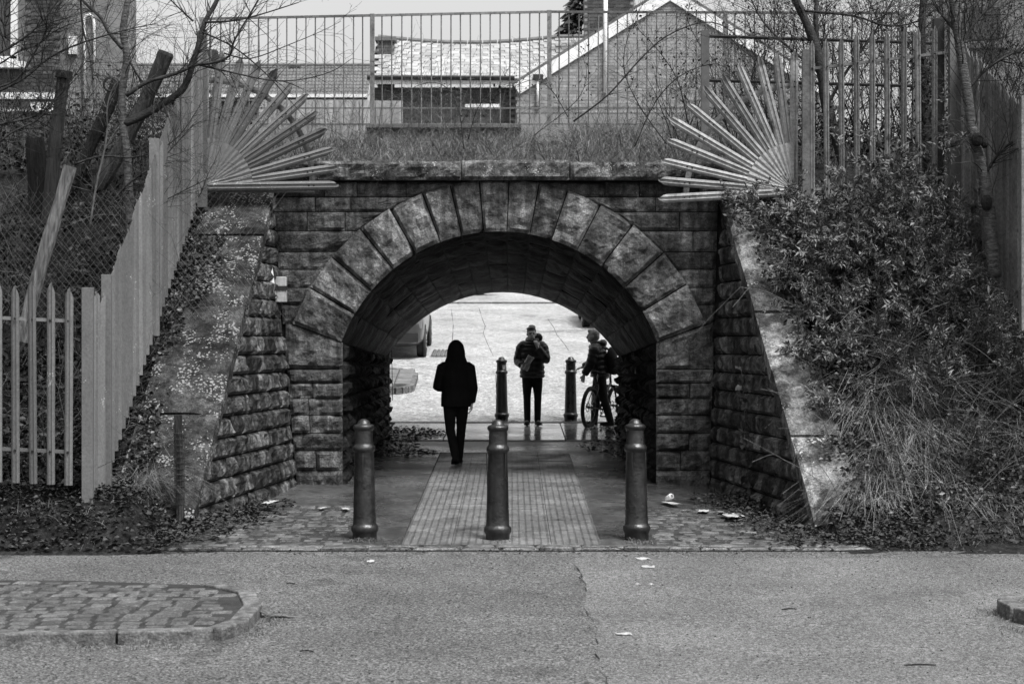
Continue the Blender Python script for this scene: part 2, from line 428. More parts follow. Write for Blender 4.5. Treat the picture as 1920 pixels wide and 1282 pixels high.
# ------------------------------------------------------------------ rough stones
def stone(name, P, Nf, nu, nv, relief, parent, mat, depth=.08, seed=0, freq=5.0, margin=.35, base=.0):
    V = []; idx = {}; rg = random.Random(seed * 13 + 7)
    tu, tv, pr = rg.uniform(-.5, .5), rg.uniform(-.5, .5), rg.uniform(-.25, .35)
    cu, cv = rg.choice((0, 1)), rg.choice((0, 1)); chip = rg.random() < .45
    for j in range(nv + 1):
        for i in range(nu + 1):
            u, v = i / nu, j / nv
            p = Vector(P(u, v)); n = Vector(Nf(u, v))
            e = min(1, min(i, nu - i)) * min(1, min(j, nv - j))
            o3 = Vector((seed * 7.3, seed * 3.1, seed * 1.7))
            q = mnoise.noise(p * freq + o3); q2 = mnoise.noise(p * freq * 2.6 + o3 * .7); q3 = 1 - 2.4 * abs(mnoise.noise(p * freq * 1.3 + o3 * 1.3)); q4 = mnoise.noise(p * freq * 5.5 + o3)
            d = relief * (e * (.40 + .5 * q + .4 * q2 + .42 * q3 + .25 * q4 + tu * (u - .5) + tv * (v - .5)) + (1 - e) * (.16 * q2 - .05) + pr * .5)
            if chip: d -= relief * 1.2 * max(0, 1 - math.hypot(u - cu, (v - cv)) * 2.6)
            idx[i, j] = len(V); V.append(p + n * d)
    Fq = [(idx[i, j], idx[i + 1, j], idx[i + 1, j + 1], idx[i, j + 1]) for j in range(nv) for i in range(nu)]
    ring = [(i, 0) for i in range(nu)] + [(nu, j) for j in range(nv)] + [(i, nv) for i in range(nu, 0, -1)] + [(0, j) for j in range(nv, 0, -1)]
    b0 = len(V)
    for (i, j) in ring:
        V.append(Vector(P(i / nu, j / nv)) - Vector(Nf(i / nu, j / nv)) * depth)
    m = len(ring)
    for k in range(m):
        a = idx[ring[k]]; c = idx[ring[(k + 1) % m]]
        Fq.append((c, a, b0 + k, b0 + (k + 1) % m))
    me = bpy.data.meshes.new(name); me.from_pydata([tuple(v) for v in V], [], Fq); me.update()
    return put(name, me, mat, parent)

rs = random.Random(5)
CX, ZC, RI, RE = -.15, 1.156, 1.99, 2.60
bridge = empty('stone_bridge', (CX, FACE_D, G(FACE_D)), 'dark rock-faced stone railway bridge with a wide arched pedestrian underpass', 'bridge')
GAP = .005
JL, JR = CX - RI * math.cos(R(20)), CX + RI * math.cos(R(20))
def xL(z): return -2.56 - .086 * (z - .15)
def xR(z): return 2.35 + .03 * (z - .15)
def xe(z, sgn):
    h = z - ZC; return CX + sgn * math.sqrt(max(0, RE * RE - h * h))
NF = lambda u, v: (0, -1, 0)
def splits(a, b, lo, hi):
    out = [a]; x = a
    while b - x > hi:
        x += rs.uniform(lo, hi)
        if b - x < lo * .55: break
        out.append(x)
    out.append(b); return out
sd = 0
def face_stone(x0f, x1f, z0f, z1f, mat=m_stone, relief=.035, name='stone', D0=FACE_D, big=False):
    global sd; sd += 1
    def P(u, v):
        x_mid = lerp(x0f(.5), x1f(.5), u)
        z = lerp(z0f(u) + GAP, z1f(u) - GAP, v)
        t = v
        xa, xb = x0f(t) + GAP, x1f(t) - GAP
        return (lerp(xa, xb, u), D0, z)
    wdt = abs(x1f(.5) - x0f(.5))
    nu = max(5, min(16, int(wdt / .04))); nv = 6 if not big else 10
    stone(name, P, NF, nu, nv, relief * .85, bridge, mat, .09, sd, 4.2)

# jamb courses below the springing
zj = [.0, .315, .549, .757, .973, 1.169, 1.353, 1.517]
for i in range(len(zj) - 1):
    z0, z1 = zj[i], zj[i + 1]
    for side in (-1, 1):
        fa = (lambda t, z0=z0, z1=z1: xL(lerp(z0, z1, t))) if side < 0 else (lambda t: JR - .01)
        fb = (lambda t: JL + .01) if side < 0 else (lambda t, z0=z0, z1=z1: xR(lerp(z0, z1, t)))
        cut = rs.choice([None, .36, .45, .6]) if i not in (0, 6) else None
        cuts = [0, 1] if cut is None else [0, cut, 1]
        for a, b in zip(cuts, cuts[1:]):
            face_stone(lambda t, a=a: lerp(fa(t), fb(t), a), lambda t, b=b: lerp(fa(t), fb(t), b), lambda u: z0, lambda u: z1, relief=.05)
# springers
sl = R(20)
zs_i, zs_e = ZC + RI * math.sin(sl), ZC + RE * math.sin(sl)
def ztopL(u): return lerp(zs_e + .03, zs_i, u)
face_stone(lambda t: xL(1.7), lambda t: JL + .01, lambda u: 1.517, lambda u: ztopL(u), m_vous, .05, 'springer', big=True)
face_stone(lambda t: JR - .01, lambda t: xR(1.7), lambda u: 1.517, lambda u: ztopL(1 - u), m_vous, .05, 'springer', big=True)
# spandrel courses
zc_ = [2.05, 2.283, 2.486, 2.70, 2.91, 3.156, 3.384, 3.56, 3.742]
for i in range(len(zc_) - 1):
    z0, z1 = zc_[i], zc_[i + 1]
    for side in (-1, 1):
        zm = .5 * (z0 + z1)
        inner = lambda t, z0=z0, z1=z1, side=side: xe(lerp(z0, z1, t), side) - side * -.004
        outer = (lambda t, z0=z0, z1=z1: xL(lerp(z0, z1, t))) if side < 0 else (lambda t, z0=z0, z1=z1: xR(lerp(z0, z1, t)))
        A, B = (outer, inner) if side < 0 else (inner, outer)
        wd = B(.5) - A(.5)
        if wd < .06: continue
        ws = splits(0, 1, .36 / max(wd, .4), .72 / max(wd, .4)) if wd > .55 else [0, 1]
        for a, b in zip(ws, ws[1:]):
            fa = (lambda t, a=a: A(t)) if a == 0 else (lambda t, a=a: lerp(A(.5), B(.5), a))
            fb = (lambda t, b=b: B(t)) if b == 1 else (lambda t, b=b: lerp(A(.5), B(.5), b))
            face_stone(fa, fb, lambda u: z0, lambda u: z1, relief=.035)
# voussoirs
PXI = [(625, 637), (650, 580), (687, 537), (733, 500), (777, 472), (825, 452), (866, 444), (907, 436), (950, 436), (993, 440), (1033, 452), (1080, 472), (1128, 498), (1172, 538), (1210, 580), (1240, 635)]
ANG = [PI - math.atan2(749 - y, 936 - x) if False else math.atan2(749 - y, x - 936) for x, y in PXI]
ANG[0], ANG[-1] = R(160), R(20)
for k in range(15):
    a0, a1 = ANG[k], ANG[k + 1]
    g = GAP * 1.1 / RI
    def P(u, v, a0=a0, a1=a1):
        a = lerp(a0 - g, a1 + g, u)
        am = .5 * (a0 + a1)
        rin = RI + .004
        rout = RE * math.cos(.5 * (a0 - a1)) / math.cos(a - am) + .016
        r = lerp(rin, rout, v)
        return (CX + r * math.cos(a), FACE_D - .02, ZC + r * math.sin(a))
    stone('voussoir', P, NF, 10, 14, .055, bridge, m_vous, .12, 40 + k, 3.2)
# backing behind the stones
mb = MB(); n = 60
for k in range(n):
    a0, a1 = lerp(R(18), R(162), k / n), lerp(R(18), R(162), (k + 1) / n)
    mb.poly([(CX + r * math.cos(a), FACE_D + .035, ZC + r * math.sin(a)) for r, a in ((RI + .03, a0), (RE + .05, a0), (RE + .05, a1), (RI + .03, a1))])
for k in range(50):
    z0, z1 = lerp(-.1, 3.95, k / 50), lerp(-.1, 3.95, (k + 1) / 50)
    for side in (-1, 1):
        def inn(z): return (xe(z, side) if z > zs_e else (JL - .03 if side < 0 else JR + .03))
        o = xL if side < 0 else xR
        mb.poly([(o(z0) - .3 * -side, FACE_D + .05, z0), (inn(z0) - side * .02, FACE_D + .05, z0), (inn(z1) - side * .02, FACE_D + .05, z1), (o(z1) - .3 * -side, FACE_D + .05, z1)])
mb.poly([(-3.4, FACE_D + .052, 3.70), (3.2, FACE_D + .052, 3.70), (3.2, FACE_D + .052, 3.97), (-3.4, FACE_D + .052, 3.97)])
mb.build('mortar', m_mortar, bridge)
# parapet coping
cps = [-3.35, -2.35, -.595, .684, 2.15, 3.1]
for k in range(5):
    x0, x1 = cps[k] + .006, cps[k + 1] - .006
    P = lambda u, v, x0=x0, x1=x1: (lerp(x0, x1, u), FACE_D - .13, lerp(3.752, 3.975 + .012 * ((k * 7) % 3 - 1), v))
    stone('coping_stone', P, NF, 34, 6, .05, bridge, m_top, .5, 70 + k, 5)
# soffit
def arc(t_ang, wv):            # t in 0..1 from the left springing to the right, wv along the passage
    af = lerp(R(20), R(31.9), wv)
    f = (t_ang - R(20)) / (R(160) - R(20))
    a = lerp(af, PI - af, f)
    r = lerp(RI, 2.24, wv); z = lerp(ZC, .416, wv)
    return Vector((CX + r * math.cos(a), lerp(FACE_D, BACK_D, wv), z + r * math.sin(a))), Vector((-math.cos(a), 0, -math.sin(a)))
rows = [0, .11, .27, .46, .70, 1.0]
for k in range(15):
    for j in range(5):
        off = 0
        w0, w1 = rows[j] + .0012, rows[j + 1] - .0012
        a0, a1 = ANG[k] - .004, ANG[k + 1] + .004
        P = lambda u, v: arc(lerp(a0, a1, u), lerp(w0, w1, v))[0]
        Nn = lambda u, v: arc(lerp(a0, a1, u), lerp(w0, w1, v))[1]
        stone('soffit_stone', P, Nn, 4, 5, .03, bridge, m_passage, .05, 100 + k * 9 + j, 3.5)
mb = MB(); n = 40
for i in range(n):
    for j in range(8):
        q = []
        for (ii, jj) in ((i, j), (i + 1, j), (i + 1, j + 1), (i, j + 1)):
            p, nn = arc(lerp(R(160), R(20), ii / n), jj / 8); q.append(p - nn * .012)
        mb.poly(q)
mb.build('soffit_mortar', m_sofm, bridge)
# inner walls of the passage
def wall_x(side, wv): return CX + side * lerp(RI * math.cos(R(20)), 2.24 * math.cos(R(31.9)), wv)
for side in (-1, 1):
    nrow = 8
    for r_ in range(nrow):
        cuts = splits(0, 1, .065, .10)
        if r_ % 2: cuts = [0] + [c + .03 for c in cuts[1:-1]] + [1]
        for c0, c1 in zip(cuts, cuts[1:]):
            sd += 1
            def P(u, v):
                wv = lerp(c0 + .0012, c1 - .0012, u); D = lerp(FACE_D + .02, BACK_D, wv)
                zb = G(D) - .05; zt = lerp(zs_i, 1.6, wv)
                return (wall_x(side, wv), D, lerp(zb, zt, (r_ + v * .95 + .025) / nrow))
            if side > 0: PP = lambda u, v: P(1 - u, v)
            else: PP = P
            stone('wall_stone', PP, lambda u, v: (-side, 0, 0), 8, 4, .085, bridge, m_passage, .06, sd, 5.5)
    mb = MB(); mb.poly([(wall_x(side, 0) + side * .03, FACE_D, -.1), (wall_x(side, 1) + side * .03, BACK_D, -.1), (wall_x(side, 1) + side * .03, BACK_D, 1.75), (wall_x(side, 0) + side * .03, FACE_D, 2.0)])
    mb.build('wall_mortar', m_mortar, bridge)
# far face of the bridge and its retaining wall
mb = MB(); Y = BACK_D + .02
n = 30; pts = []
for i in range(n + 1):
    p, nn = arc(lerp(R(160), R(20), i / n), 1.0); pts.append((p.x, p.z))
top = 5.0
for (xa, za), (xb, zb) in zip(pts, pts[1:]):
    mb.poly([(xa, Y, za), (xb, Y, zb), (xb, Y, top), (xa, Y, top)])
mb.poly([(-30, Y, -.2), (pts[0][0], Y, -.2), (pts[0][0], Y, top), (-30, Y, top)])
mb.poly([(pts[-1][0], Y, -.2), (30, Y, -.2), (30, Y, top), (pts[-1][0], Y, top)])
mb.build('rear_face', m_stone, bridge)

# ------------------------------------------------------------------ wing walls
def wing(side, label):
    root = empty('wing_wall', (side * 2.9, 20.4, G(20.4)), label, 'wall', 'wing walls of the bridge')
    xb0, xb1 = (-2.57, -3.02) if side < 0 else (2.36, 2.86)
    bat = .086 if side < 0 else .045
    def X(D, z):
        t = (22.75 - D) / (22.75 - 18.2)
        return lerp(xb0, xb1, t) + side * bat * (z - .2)
    zz = [-.05, .24, .46, .66, .86, 1.07, 1.28, 1.49, 1.70, 1.91, 2.12, 2.33, 2.54, 2.75, 2.96, 3.17, 3.38, 3.60]
    sdl = 500 if side < 0 else 700
    mbk = MB()
    for z0, z1 in zip(zz, zz[1:]):
        Dn = lambda z: max(18.2, 18.2 + (z - ZT0 + .02) / ZSL)
        a, b = Dn(z1), 22.76
        cuts = splits(a, b, .34, .72) if b - a > .7 else [a, b]
        cuts[0] = None
        mbk.poly([(X(d, z) + side * .03, d, z) for d, z in ((Dn(z0), z0), (22.8, z0), (22.8, z1), (Dn(z1), z1))])
        for c0, c1 in zip(cuts, cuts[1:]):
            sdl += 1
            def P(u, v):
                z = lerp(z0 + .007, z1 - .007, v)
                d0 = Dn(z) if c0 is None else c0 + .007
                d = lerp(d0, c1 - .007, u)
                return (X(d, z), d, z)
            PP = P if side < 0 else (lambda u, v: P(1 - u, v))
            stone('stone', PP, lambda u, v: (-side * .99, -.1, .08), 11, 6, .055, root, m_wing, .07, sdl, 4.2)
    mbk.build('mortar', m_mortar, root)
    cuts = [18.0, 19.29, 20.82, 22.0, 22.8] if side < 0 else [17.95, 19.0, 19.9, 20.75, 21.6, 22.8]
    nrm = Vector((0, -ZSL, 1)).normalized()
    for k, (d0, d1) in enumerate(zip(cuts, cuts[1:])):
        dz = [0, .012, -.008, .01, 0][k]
        def P(u, v):
            d = lerp(d0 + .007, d1 - .007, v); z = ZT0 + .13 + ZSL * (d - 18.2) + dz
            xi = X(d, z) - side * .045
            return (xi + side * ((.8 * (1 - u)) if side < 0 else .5 * u), d, z)
        stone('coping_slab', P, lambda u, v: nrm, 14, 18, .04, root, m_coping if side < 0 else m_copingr, .17, sdl + 60 + k, 3)
    return root
wing(-1, 'stone wing wall with lichen-spotted sloping coping beside the leaning conduit')
wing(1, 'stone wing wall with pale sloping coping half buried in ivy and shrubs')

# ------------------------------------------------------------------ paving
rp = random.Random(11)
def sett_mesh(name, lx, ly, h, seed, dome=.008):
    r = random.Random(seed); mb = MB(); nx = ny = 3; V = []
    for j in range(ny + 1):
        for i in range(nx + 1):
            u, v = (0, .1, .9, 1)[i], (0, .14, .86, 1)[j]
            e = (0 if i in (0, nx) else 1) * (0 if j in (0, ny) else 1)
            V.append((lx * (u - .5) + r.uniform(-.004, .004), ly * (v - .5) + r.uniform(-.004, .004), h - (0 if e else dome) + r.uniform(-.003, .003)))
    mb.v = V; ix = lambda i, j: j * (nx + 1) + i
    mb.f = [(ix(i, j), ix(i + 1, j), ix(i + 1, j + 1), ix(i, j + 1)) for j in range(ny) for i in range(nx)]
    ring = [(i, 0) for i in range(nx)] + [(nx, j) for j in range(ny)] + [(i, ny) for i in range(nx, 0, -1)] + [(0, j) for j in range(ny, 0, -1)]
    b = len(mb.v)
    for (i, j) in ring: x, y, z = mb.v[ix(i, j)]; mb.v.append((x * 1.02, y * 1.02, -.06))
    for k in range(len(ring)):
        mb.f.append((ix(*ring[(k + 1) % len(ring)]), ix(*ring[k]), b + k, b + (k + 1) % len(ring)))
    return mb.mesh(name, False)

def setts(parent_name, x0, x1, d0, d1, lx, ly, h, mat, inside=None, lim=300, joint=m_joint, jz=.004):
    sv = []
    base = MB()
    n = 14
    for i in range(n):
        da, db = lerp(d0, d1, i / n), lerp(d0, d1, (i + 1) / n)
        base.poly([(x0, da, G(da) + jz), (x1, da, G(da) + jz), (x1, db, G(db) + jz), (x0, db, G(db) + jz)])
    par = base.build(parent_name, joint); tag(par, kind='structure')
    meshes = [sett_mesh('sett', lx - .03, ly - .04, h, 200 + k) for k in range(6)] + [sett_mesh('sett', lx * .72 - .03, ly - .04, h, 220 + k) for k in range(3)]
    for me in meshes: me.materials.append(mat)
    d = d0 + ly / 2; row = 0; cnt = 0
    while d < d1 - ly * .4:
        x = x0 + rp.uniform(0, lx * .5)
        while x < x1 - lx * .3:
            k = rp.randrange(9); l = lx if k < 6 else lx * .72
            cx = x + l / 2; x += l
            if cx > x1 - l * .45: break
            if inside and not inside(cx, d): continue
            if cnt >= lim: break
            o = put('sett', meshes[k], None, par, (cx, d, G(d) + rp.uniform(-.006, .006)))
            o.rotation_euler = (R(1.6) + rp.uniform(-.03, .03), rp.uniform(-.03, .03), rp.uniform(-.04, .04)); cnt += 1
        d += ly; row += 1
    return par
setts('sett_paving', -3.2, -1.42, 17.32, 20.6, .215, .155, .011, m_sett, lambda x, d: x < -1.42 - .05 * ns(x, d, 3))
setts('sett_paving', 1.27, 3.05, 17.32, 20.4, .215, .155, .011, m_sett, lambda x, d: d < 19.6 or x < 2.5)
# kerb row of long setts along the road edge
par = MB().poly([(-3.3, KERB_D - .02, G(KERB_D) + .006), (3.3, KERB_D - .02, G(KERB_D) + .006), (3.3, KERB_D + .28, G(KERB_D) + .012), (-3.3, KERB_D + .28, G(KERB_D) + .012)]).build('kerb_row', m_joint)
tag(par, kind='structure')
for row in range(2):
    x = -3.25 + .2 * row
    while x < 3.2:
        l = rp.uniform(.24, .44)
        o = put('sett', sett_mesh('sett', l - .02, .118, .03 + rp.uniform(-.008, .01), 300 + int(x * 100) + row, .014), m_sett, par, (x + l / 2, KERB_D + .065 + row * .13, G(KERB_D) + .003))
        o.rotation_euler = (.02, rp.uniform(-.02, .02), rp.uniform(-.03, .03)); x += l

# grooved pavers of the central strip
strip = sheet('paver_strip', -1.02, .80, [17.34, 20, 24, 27.1], m_joint, .004)
sl_me = {}
for lx in (.45,):
    mb = MB(); a = .447 / 2
    mb.prism([(-a, -a, .004), (a, -a, .004), (a, a, .004), (-a, a, .004)], (0, 0, .012)); sl_me[lx] = mb.mesh('slab'); sl_me[lx].materials.append(m_slab)
for j in range(21):
    for i in range(4):
        d = 17.36 + .2265 + j * .4635; x = -1.0 + .225 + i * .4525
        if d > 27.0: continue
        o = put('slab', sl_me[.45], None, strip, (x, d, G(d) + .002 + rp.uniform(-.0015, .0025)))
        o.rotation_euler = (math.atan(.02833) + rp.uniform(-.004, .004), rp.uniform(-.004, .004), 0)
# wet flagstones at the far end
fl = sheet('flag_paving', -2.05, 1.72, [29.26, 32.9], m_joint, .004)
def flag(x0, x1, d0, d1):
    mb = MB(); g = .009
    c = ((x0 + x1) / 2, (d0 + d1) / 2); q = [(x0 + g - c[0], d0 + g - c[1], .0), (x1 - g - c[0], d0 + g - c[1], .0), (x1 - g - c[0], d1 - g - c[1], 0), (x0 + g - c[0], d1 - g - c[1], 0)]
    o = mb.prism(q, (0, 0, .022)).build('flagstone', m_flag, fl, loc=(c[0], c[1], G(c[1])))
    o.rotation_euler = (math.atan(.02833) + rp.uniform(-.003, .003), rp.uniform(-.004, .004), 0)
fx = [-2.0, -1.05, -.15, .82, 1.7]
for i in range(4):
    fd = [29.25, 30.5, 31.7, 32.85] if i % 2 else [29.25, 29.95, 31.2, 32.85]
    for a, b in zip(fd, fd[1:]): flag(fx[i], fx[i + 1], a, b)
# far kerb of the passage and the street kerbs
def kerb_line(name, pts, wd, ht, mat, seglen=.9):
    mbp = MB(); par = None
    for k in range(len(pts) - 1):
        a, b = Vector((*pts[k], G(pts[k][1]))), Vector((*pts[k + 1], G(pts[k + 1][1])))
        L = (b - a).length; n = max(1, round(L / seglen))
        for i in range(n):
            p, q = a.lerp(b, i / n), a.lerp(b, (i + 1) / n)
            t = (q - p).normalized(); s = Vector((t.y, -t.x, 0)).normalized() * wd / 2; e = t * .006
            mb = MB(); dz = Vector((0, 0, -.06))
            mb.prism([p + e - s + dz, p + e + s + dz, q - e + s + dz, q - e - s + dz], (0, 0, ht + .06))
            if par is None:
                par = mb.build(name, mat); tag(par, kind='structure'); bevel(par, .012)
            else:
                o = mb.build('kerbstone', mat, par); o.matrix_parent_inverse = Matrix(); bevel(o, .012)
    return par
kerb_line('far_kerb', [(-2.6, 33.0), (2.6, 33.0)], .14, .03, m_kerb, .8)
kerb_line('cross_kerb', [(-9, 57.12), (9, 57.12)], .2, .05, m_kerb, 1.2)
# pavement nib on the far street, with kerb
pts = [(-6, 36.15)] + [(-2.35 + .42 * math.cos(a), 36.55 + .42 * math.sin(a)) for a in np.linspace(-PI / 2, 0, 6)] + [(-1.93, 38.0), (-2.3, 38.6), (-6, 38.7)]
kerb_line('nib_kerb', pts, .15, .13, m_kerb, .6)
mb = MB(); mb.poly([(x, d, G(d) + .12) for x, d in pts]); nib = tag(mb.build('nib_pavement', m_joint), kind='structure')
me_n = sett_mesh('sett', .29, .29, .02, 77); me_n.materials.append(m_cone)
for j in range(8):
    for i in range(12):
        x, d = -5.5 + i * .31, 36.42 + j * .31
        if x > -2.05 - max(0, .35 - (d - 36.4)) or d > 38.4: continue
        o = put('sett', me_n, None, nib, (x, d, G(d) + .12)); o.rotation_euler = (math.atan(.14), 0, 0)
# studded crossing slab
mb = MB(); tp = sheet('tactile_paving', -1.75, -1.22, [41.2, 42.6], m_cone, .02)
stud = MB().lathe([(.03, 0), (.028, .02), (.015, .03)], 8).mesh('stud'); stud.materials.append(m_cone)
for j in range(8):
    for i in range(6): put('stud', stud, None, tp, (-1.70 + i * .088, 41.28 + j * .17, G(41.28 + j * .17) + .02))

# ------------------------------------------------------------------ traffic island in the near road
def isl_edge():
    P_ = [(-9.0, 12.42), (-6, 12.46), (-4.5, 12.5), (-3.4, 12.56), (-2.6, 12.64), (-1.98, 12.74), (-1.86, 13.05), (-1.85, 13.7), (-1.98, 14.3), (-2.3, 14.68), (-3.4, 14.92), (-6, 15.0), (-9, 15.0)]
    return P_
E = isl_edge()
kerb_line('island_kerb', E[:10], .13, .085, m_kerb, .85)
mb = MB(); mb.poly([(x, d, G(d) + .066) for x, d in E]); isl = tag(mb.build('island_paving', m_joint), kind='structure')
def in_poly(x, y, P_, mg=.0):
    c = False; n = len(P_); dm = 9
    for i in range(n):
        (x1, y1), (x2, y2) = P_[i], P_[(i + 1) % n]
        if (y1 > y) != (y2 > y) and x < (x2 - x1) * (y - y1) / (y2 - y1) + x1: c = not c
        L2 = (x2 - x1) ** 2 + (y2 - y1) ** 2; t = max(0, min(1, ((x - x1) * (x2 - x1) + (y - y1) * (y2 - y1)) / L2))
        dm = min(dm, math.hypot(x - x1 - t * (x2 - x1), y - y1 - t * (y2 - y1)))
    return c and dm > mg
ims = [sett_mesh('sett', l, .112, .013, 400 + k, .010) for k, l in enumerate((.155, .175, .13, .19, .145))]
for me in ims: me.materials.append(m_isl)
d = 12.72; lens = (.155, .175, .13, .19, .145)
while d < 14.95:
    x = -4.75 + rp.uniform(0, .1)
    while x < -1.95:
        k = rp.randrange(5); l = lens[k]; cx = x + l / 2; x += l + .03
        if in_poly(cx, d, E, .115):
            o = put('sett', ims[k], None, isl, (cx, d, G(d) + .060 + rp.uniform(-.006, .006))); o.rotation_euler = (.03 + rp.uniform(-.03, .03), rp.uniform(-.03, .03), rp.uniform(-.05, .05))
    d += .146
# kerb corner at the right edge of the road
kerb_line('verge_kerb', [(3.66, 14.0), (3.54, 13.75), (3.56, 13.45), (3.79, 12.95), (4.4, 12.6), (9, 12.4)], .14, .11, m_kerb, .7)
mb = MB(); mb.poly([(x, d, G(d) + .09) for x, d in ((3.66, 14.0), (3.54, 13.75), (3.56, 13.45), (3.79, 12.95), (4.4, 12.6), (9, 12.4), (9, 14.2))]); tag(mb.build('verge_pavement', m_asph), kind='structure')

# ------------------------------------------------------------------ bollards
PB = [(.110, -.05), (.112, .055), (.118, .06), (.127, .08), (.128, .10), (.124, .118), (.112, .128), (.108, .14), (.106, .2), (.097, .55), (.089, .80), (.092, .806), (.104, .82), (.107, .835), (.104, .853), (.094, .866), (.087, .875), (.085, .885), (.083, 1.0), (.085, 1.005), (.096, 1.018), (.098, 1.035), (.094, 1.05), (.082, 1.058), (.062, 1.062), (.056, 1.078), (.045, 1.096), (.025, 1.108), (.004, 1.112)]
def bollard(loc, lean, label):
    root = empty('bollard', loc, label, 'bollard', 'cast iron bollards at the underpass')
    root.rotation_euler = lean
    MB().lathe(PB[:9], 28, cap=False).build('base', m_boll, root, True, (0, 0, 0))
    MB().lathe(PB[8:19], 28, cap=False).build('shaft', m_boll, root, True, (0, 0, 0))
    MB().lathe(PB[18:], 28, cap=False).build('cap', m_boll, root, True, (0, 0, 0))
    for a in (.4, 2.5, 4.6):
        MB().box((0, 0, 0), (.008, .012, .60)).build('seam', m_boll, root, False, (.097 * math.cos(a), .097 * math.sin(a), .5)).rotation_euler = (math.sin(a) * .03, -math.cos(a) * .03, a)
    return root
dist = 17.85
def bl(px, D): return ((px - 960) * D / F, D, G(D) + .01)
bollard(bl(684, dist), (0, R(-.5), 0), 'iron bollard beside the left jamb, with a long vertical crack')
bollard(bl(933, dist - .1), (0, R(.2), .8), 'iron bollard standing in the middle of the grooved paver strip')
bollard(bl(1194, dist), (0, R(2.2), 1.9), 'iron bollard with scratches leaning beside the sett paving and litter')
b2 = bollard(bl(941, 33.5), (0, R(-.3), .5), 'dark iron bollard with white sticker between walker and boy')
MB().box((0, 0, 0), (.075, .004, .075)).build('sticker', m_paper, b2, False, (-.012, -.0865, .93)).rotation_euler = (0, 0, -.5 - .13)
bollard(bl(1070, 33.5), (0, R(-.2), 2.2), 'dark iron bollard between the boy and the bicycle')

# ------------------------------------------------------------------ palisade fences
def pale_mesh(name, L, wd=.07, tip=True, kink=0):
    mb = MB(); prof = [(-.5, .0), (-.42, .012), (-.2, .024), (-.12, .012), (.12, .012), (.2, .024), (.42, .012), (.5, 0)]
    def ring(z, tips=None, sc=1.0, off=0):
        out = []
        for s_, th in ((1, 0), (-1, .004)):
            pr = prof if s_ > 0 else prof[::-1]
            for i, (x, d) in enumerate(pr):
                k = i if s_ > 0 else 7 - i
                zz = z if tips is None else z - tips[k]
                out.append((x * wd * sc, -d + th + off, zz))
        return out
    rings = [ring(0), ring(L * .55), ring(L - .12, None, 1, kink * .3)]
    if tip: rings += [ring(L, [.1, .06, .035, .012, .0, .03, .065, .1], .96, kink), ]
    n = 16
    for r_ in rings: mb.v += r_
    for j in range(len(rings) - 1):
        for i in range(n):
            a, b = j * n + i, j * n + (i + 1) % n
            mb.f.append((a, b, b + n, a + n))
    mb.f.append(tuple(range(n))[::-1]); mb.f.append(tuple(range((len(rings) - 1) * n, len(rings) * n)))
    return mb.mesh(name)

def bolt_mesh():
    return MB().lathe([(.011, 0), (.011, .008), (.006, .012)], 8).mesh('bolt')
me_bolt = bolt_mesh(); me_bolt.materials.append(m_black)

def fence_run(root, p0, p1, h, sp, rz, mat, zoff=0, posts=True, wd=.07):
    """pales from p0 to p1 (feet), rz turn of each pale"""
    p0, p1 = Vector(p0), Vector(p1); L = math.hypot(p1.x - p0.x, p1.y - p0.y); n = int(L / sp)
    mes = [pale_mesh('pale', h + .02 * k, wd) for k in range(-1, 2)]
    for me in mes: me.materials.append(mat)
    for i in range(n + 1):
        p = p0.lerp(p1, i / n); r_ = random.Random(i * 3 + int(h * 100))
        o = put('pale', r_.choice(mes), None, root, p - Vector(root.location)); o.rotation_euler = (r_.uniform(-.008, .008), r_.uniform(-.01, .01), rz)
        for hz in (.3, h - .32):
            q = p + Vector((math.sin(rz) * .02, -math.cos(rz) * .02, hz)) - Vector(root.location)
            if rz == 0:
                bo = put('bolt', me_bolt, None, root, q); bo.rotation_euler = (R(90), 0, 0)
    t = (p1 - p0).normalized(); side = Vector((-math.sin(rz), math.cos(rz), 0)) * .022
    for hz in (.3, h - .32):
        a, b = p0 + side + Vector((0, 0, hz)), p1 + side + Vector((0, 0, hz))
        MB().tube([a, b], (.022, .022), 4).build('rail', mat, root)

def post(root, p, h, wd, mat, name='post', rz=0):
    o = MB().box((0, 0, h / 2), (wd, wd * .75, h)).build(name, mat, root, False, Vector(p) - Vector(root.location)); o.rotation_euler = (0, 0, rz); bevel(o, .004); return o

# left: a short front run and a run climbing the bank beside the wing wall
LF = empty('palisade_fence', (-3.84, 17.3, .4), 'grey steel palisade fence with a front run climbing steeply beside the lichened coping', 'fence')
pz = .55
sx = 33.0 * 17.3 / F
fence_run(LF, (-3.997 - sx * 17, 17.3, pz + .12), (-3.997, 17.3, pz), 1.80, sx, 0, m_galv, wd=.074)
post(LF, (-3.83, 17.34, .28), 2.05, .1, m_galv)
post(LF, (-3.79, 17.95, .45), 2.02, .09, m_galv)
fence_run(LF, (-3.83, 17.48, .50), (-3.805, 17.92, .52), 1.78, .1, R(82), m_galv, wd=.1)
fence_run(LF, (-3.80, 18.05, .60), (-3.605, 22.25, .60 + .72 * 4.2), 1.86, .138, R(84), m_galv, wd=.085)
post(LF, (-3.715, 19.95, 1.9), 2.05, .1, m_galv)
post(LF, (-3.60, 22.32, 3.4), 2.05, .11, m_galv)
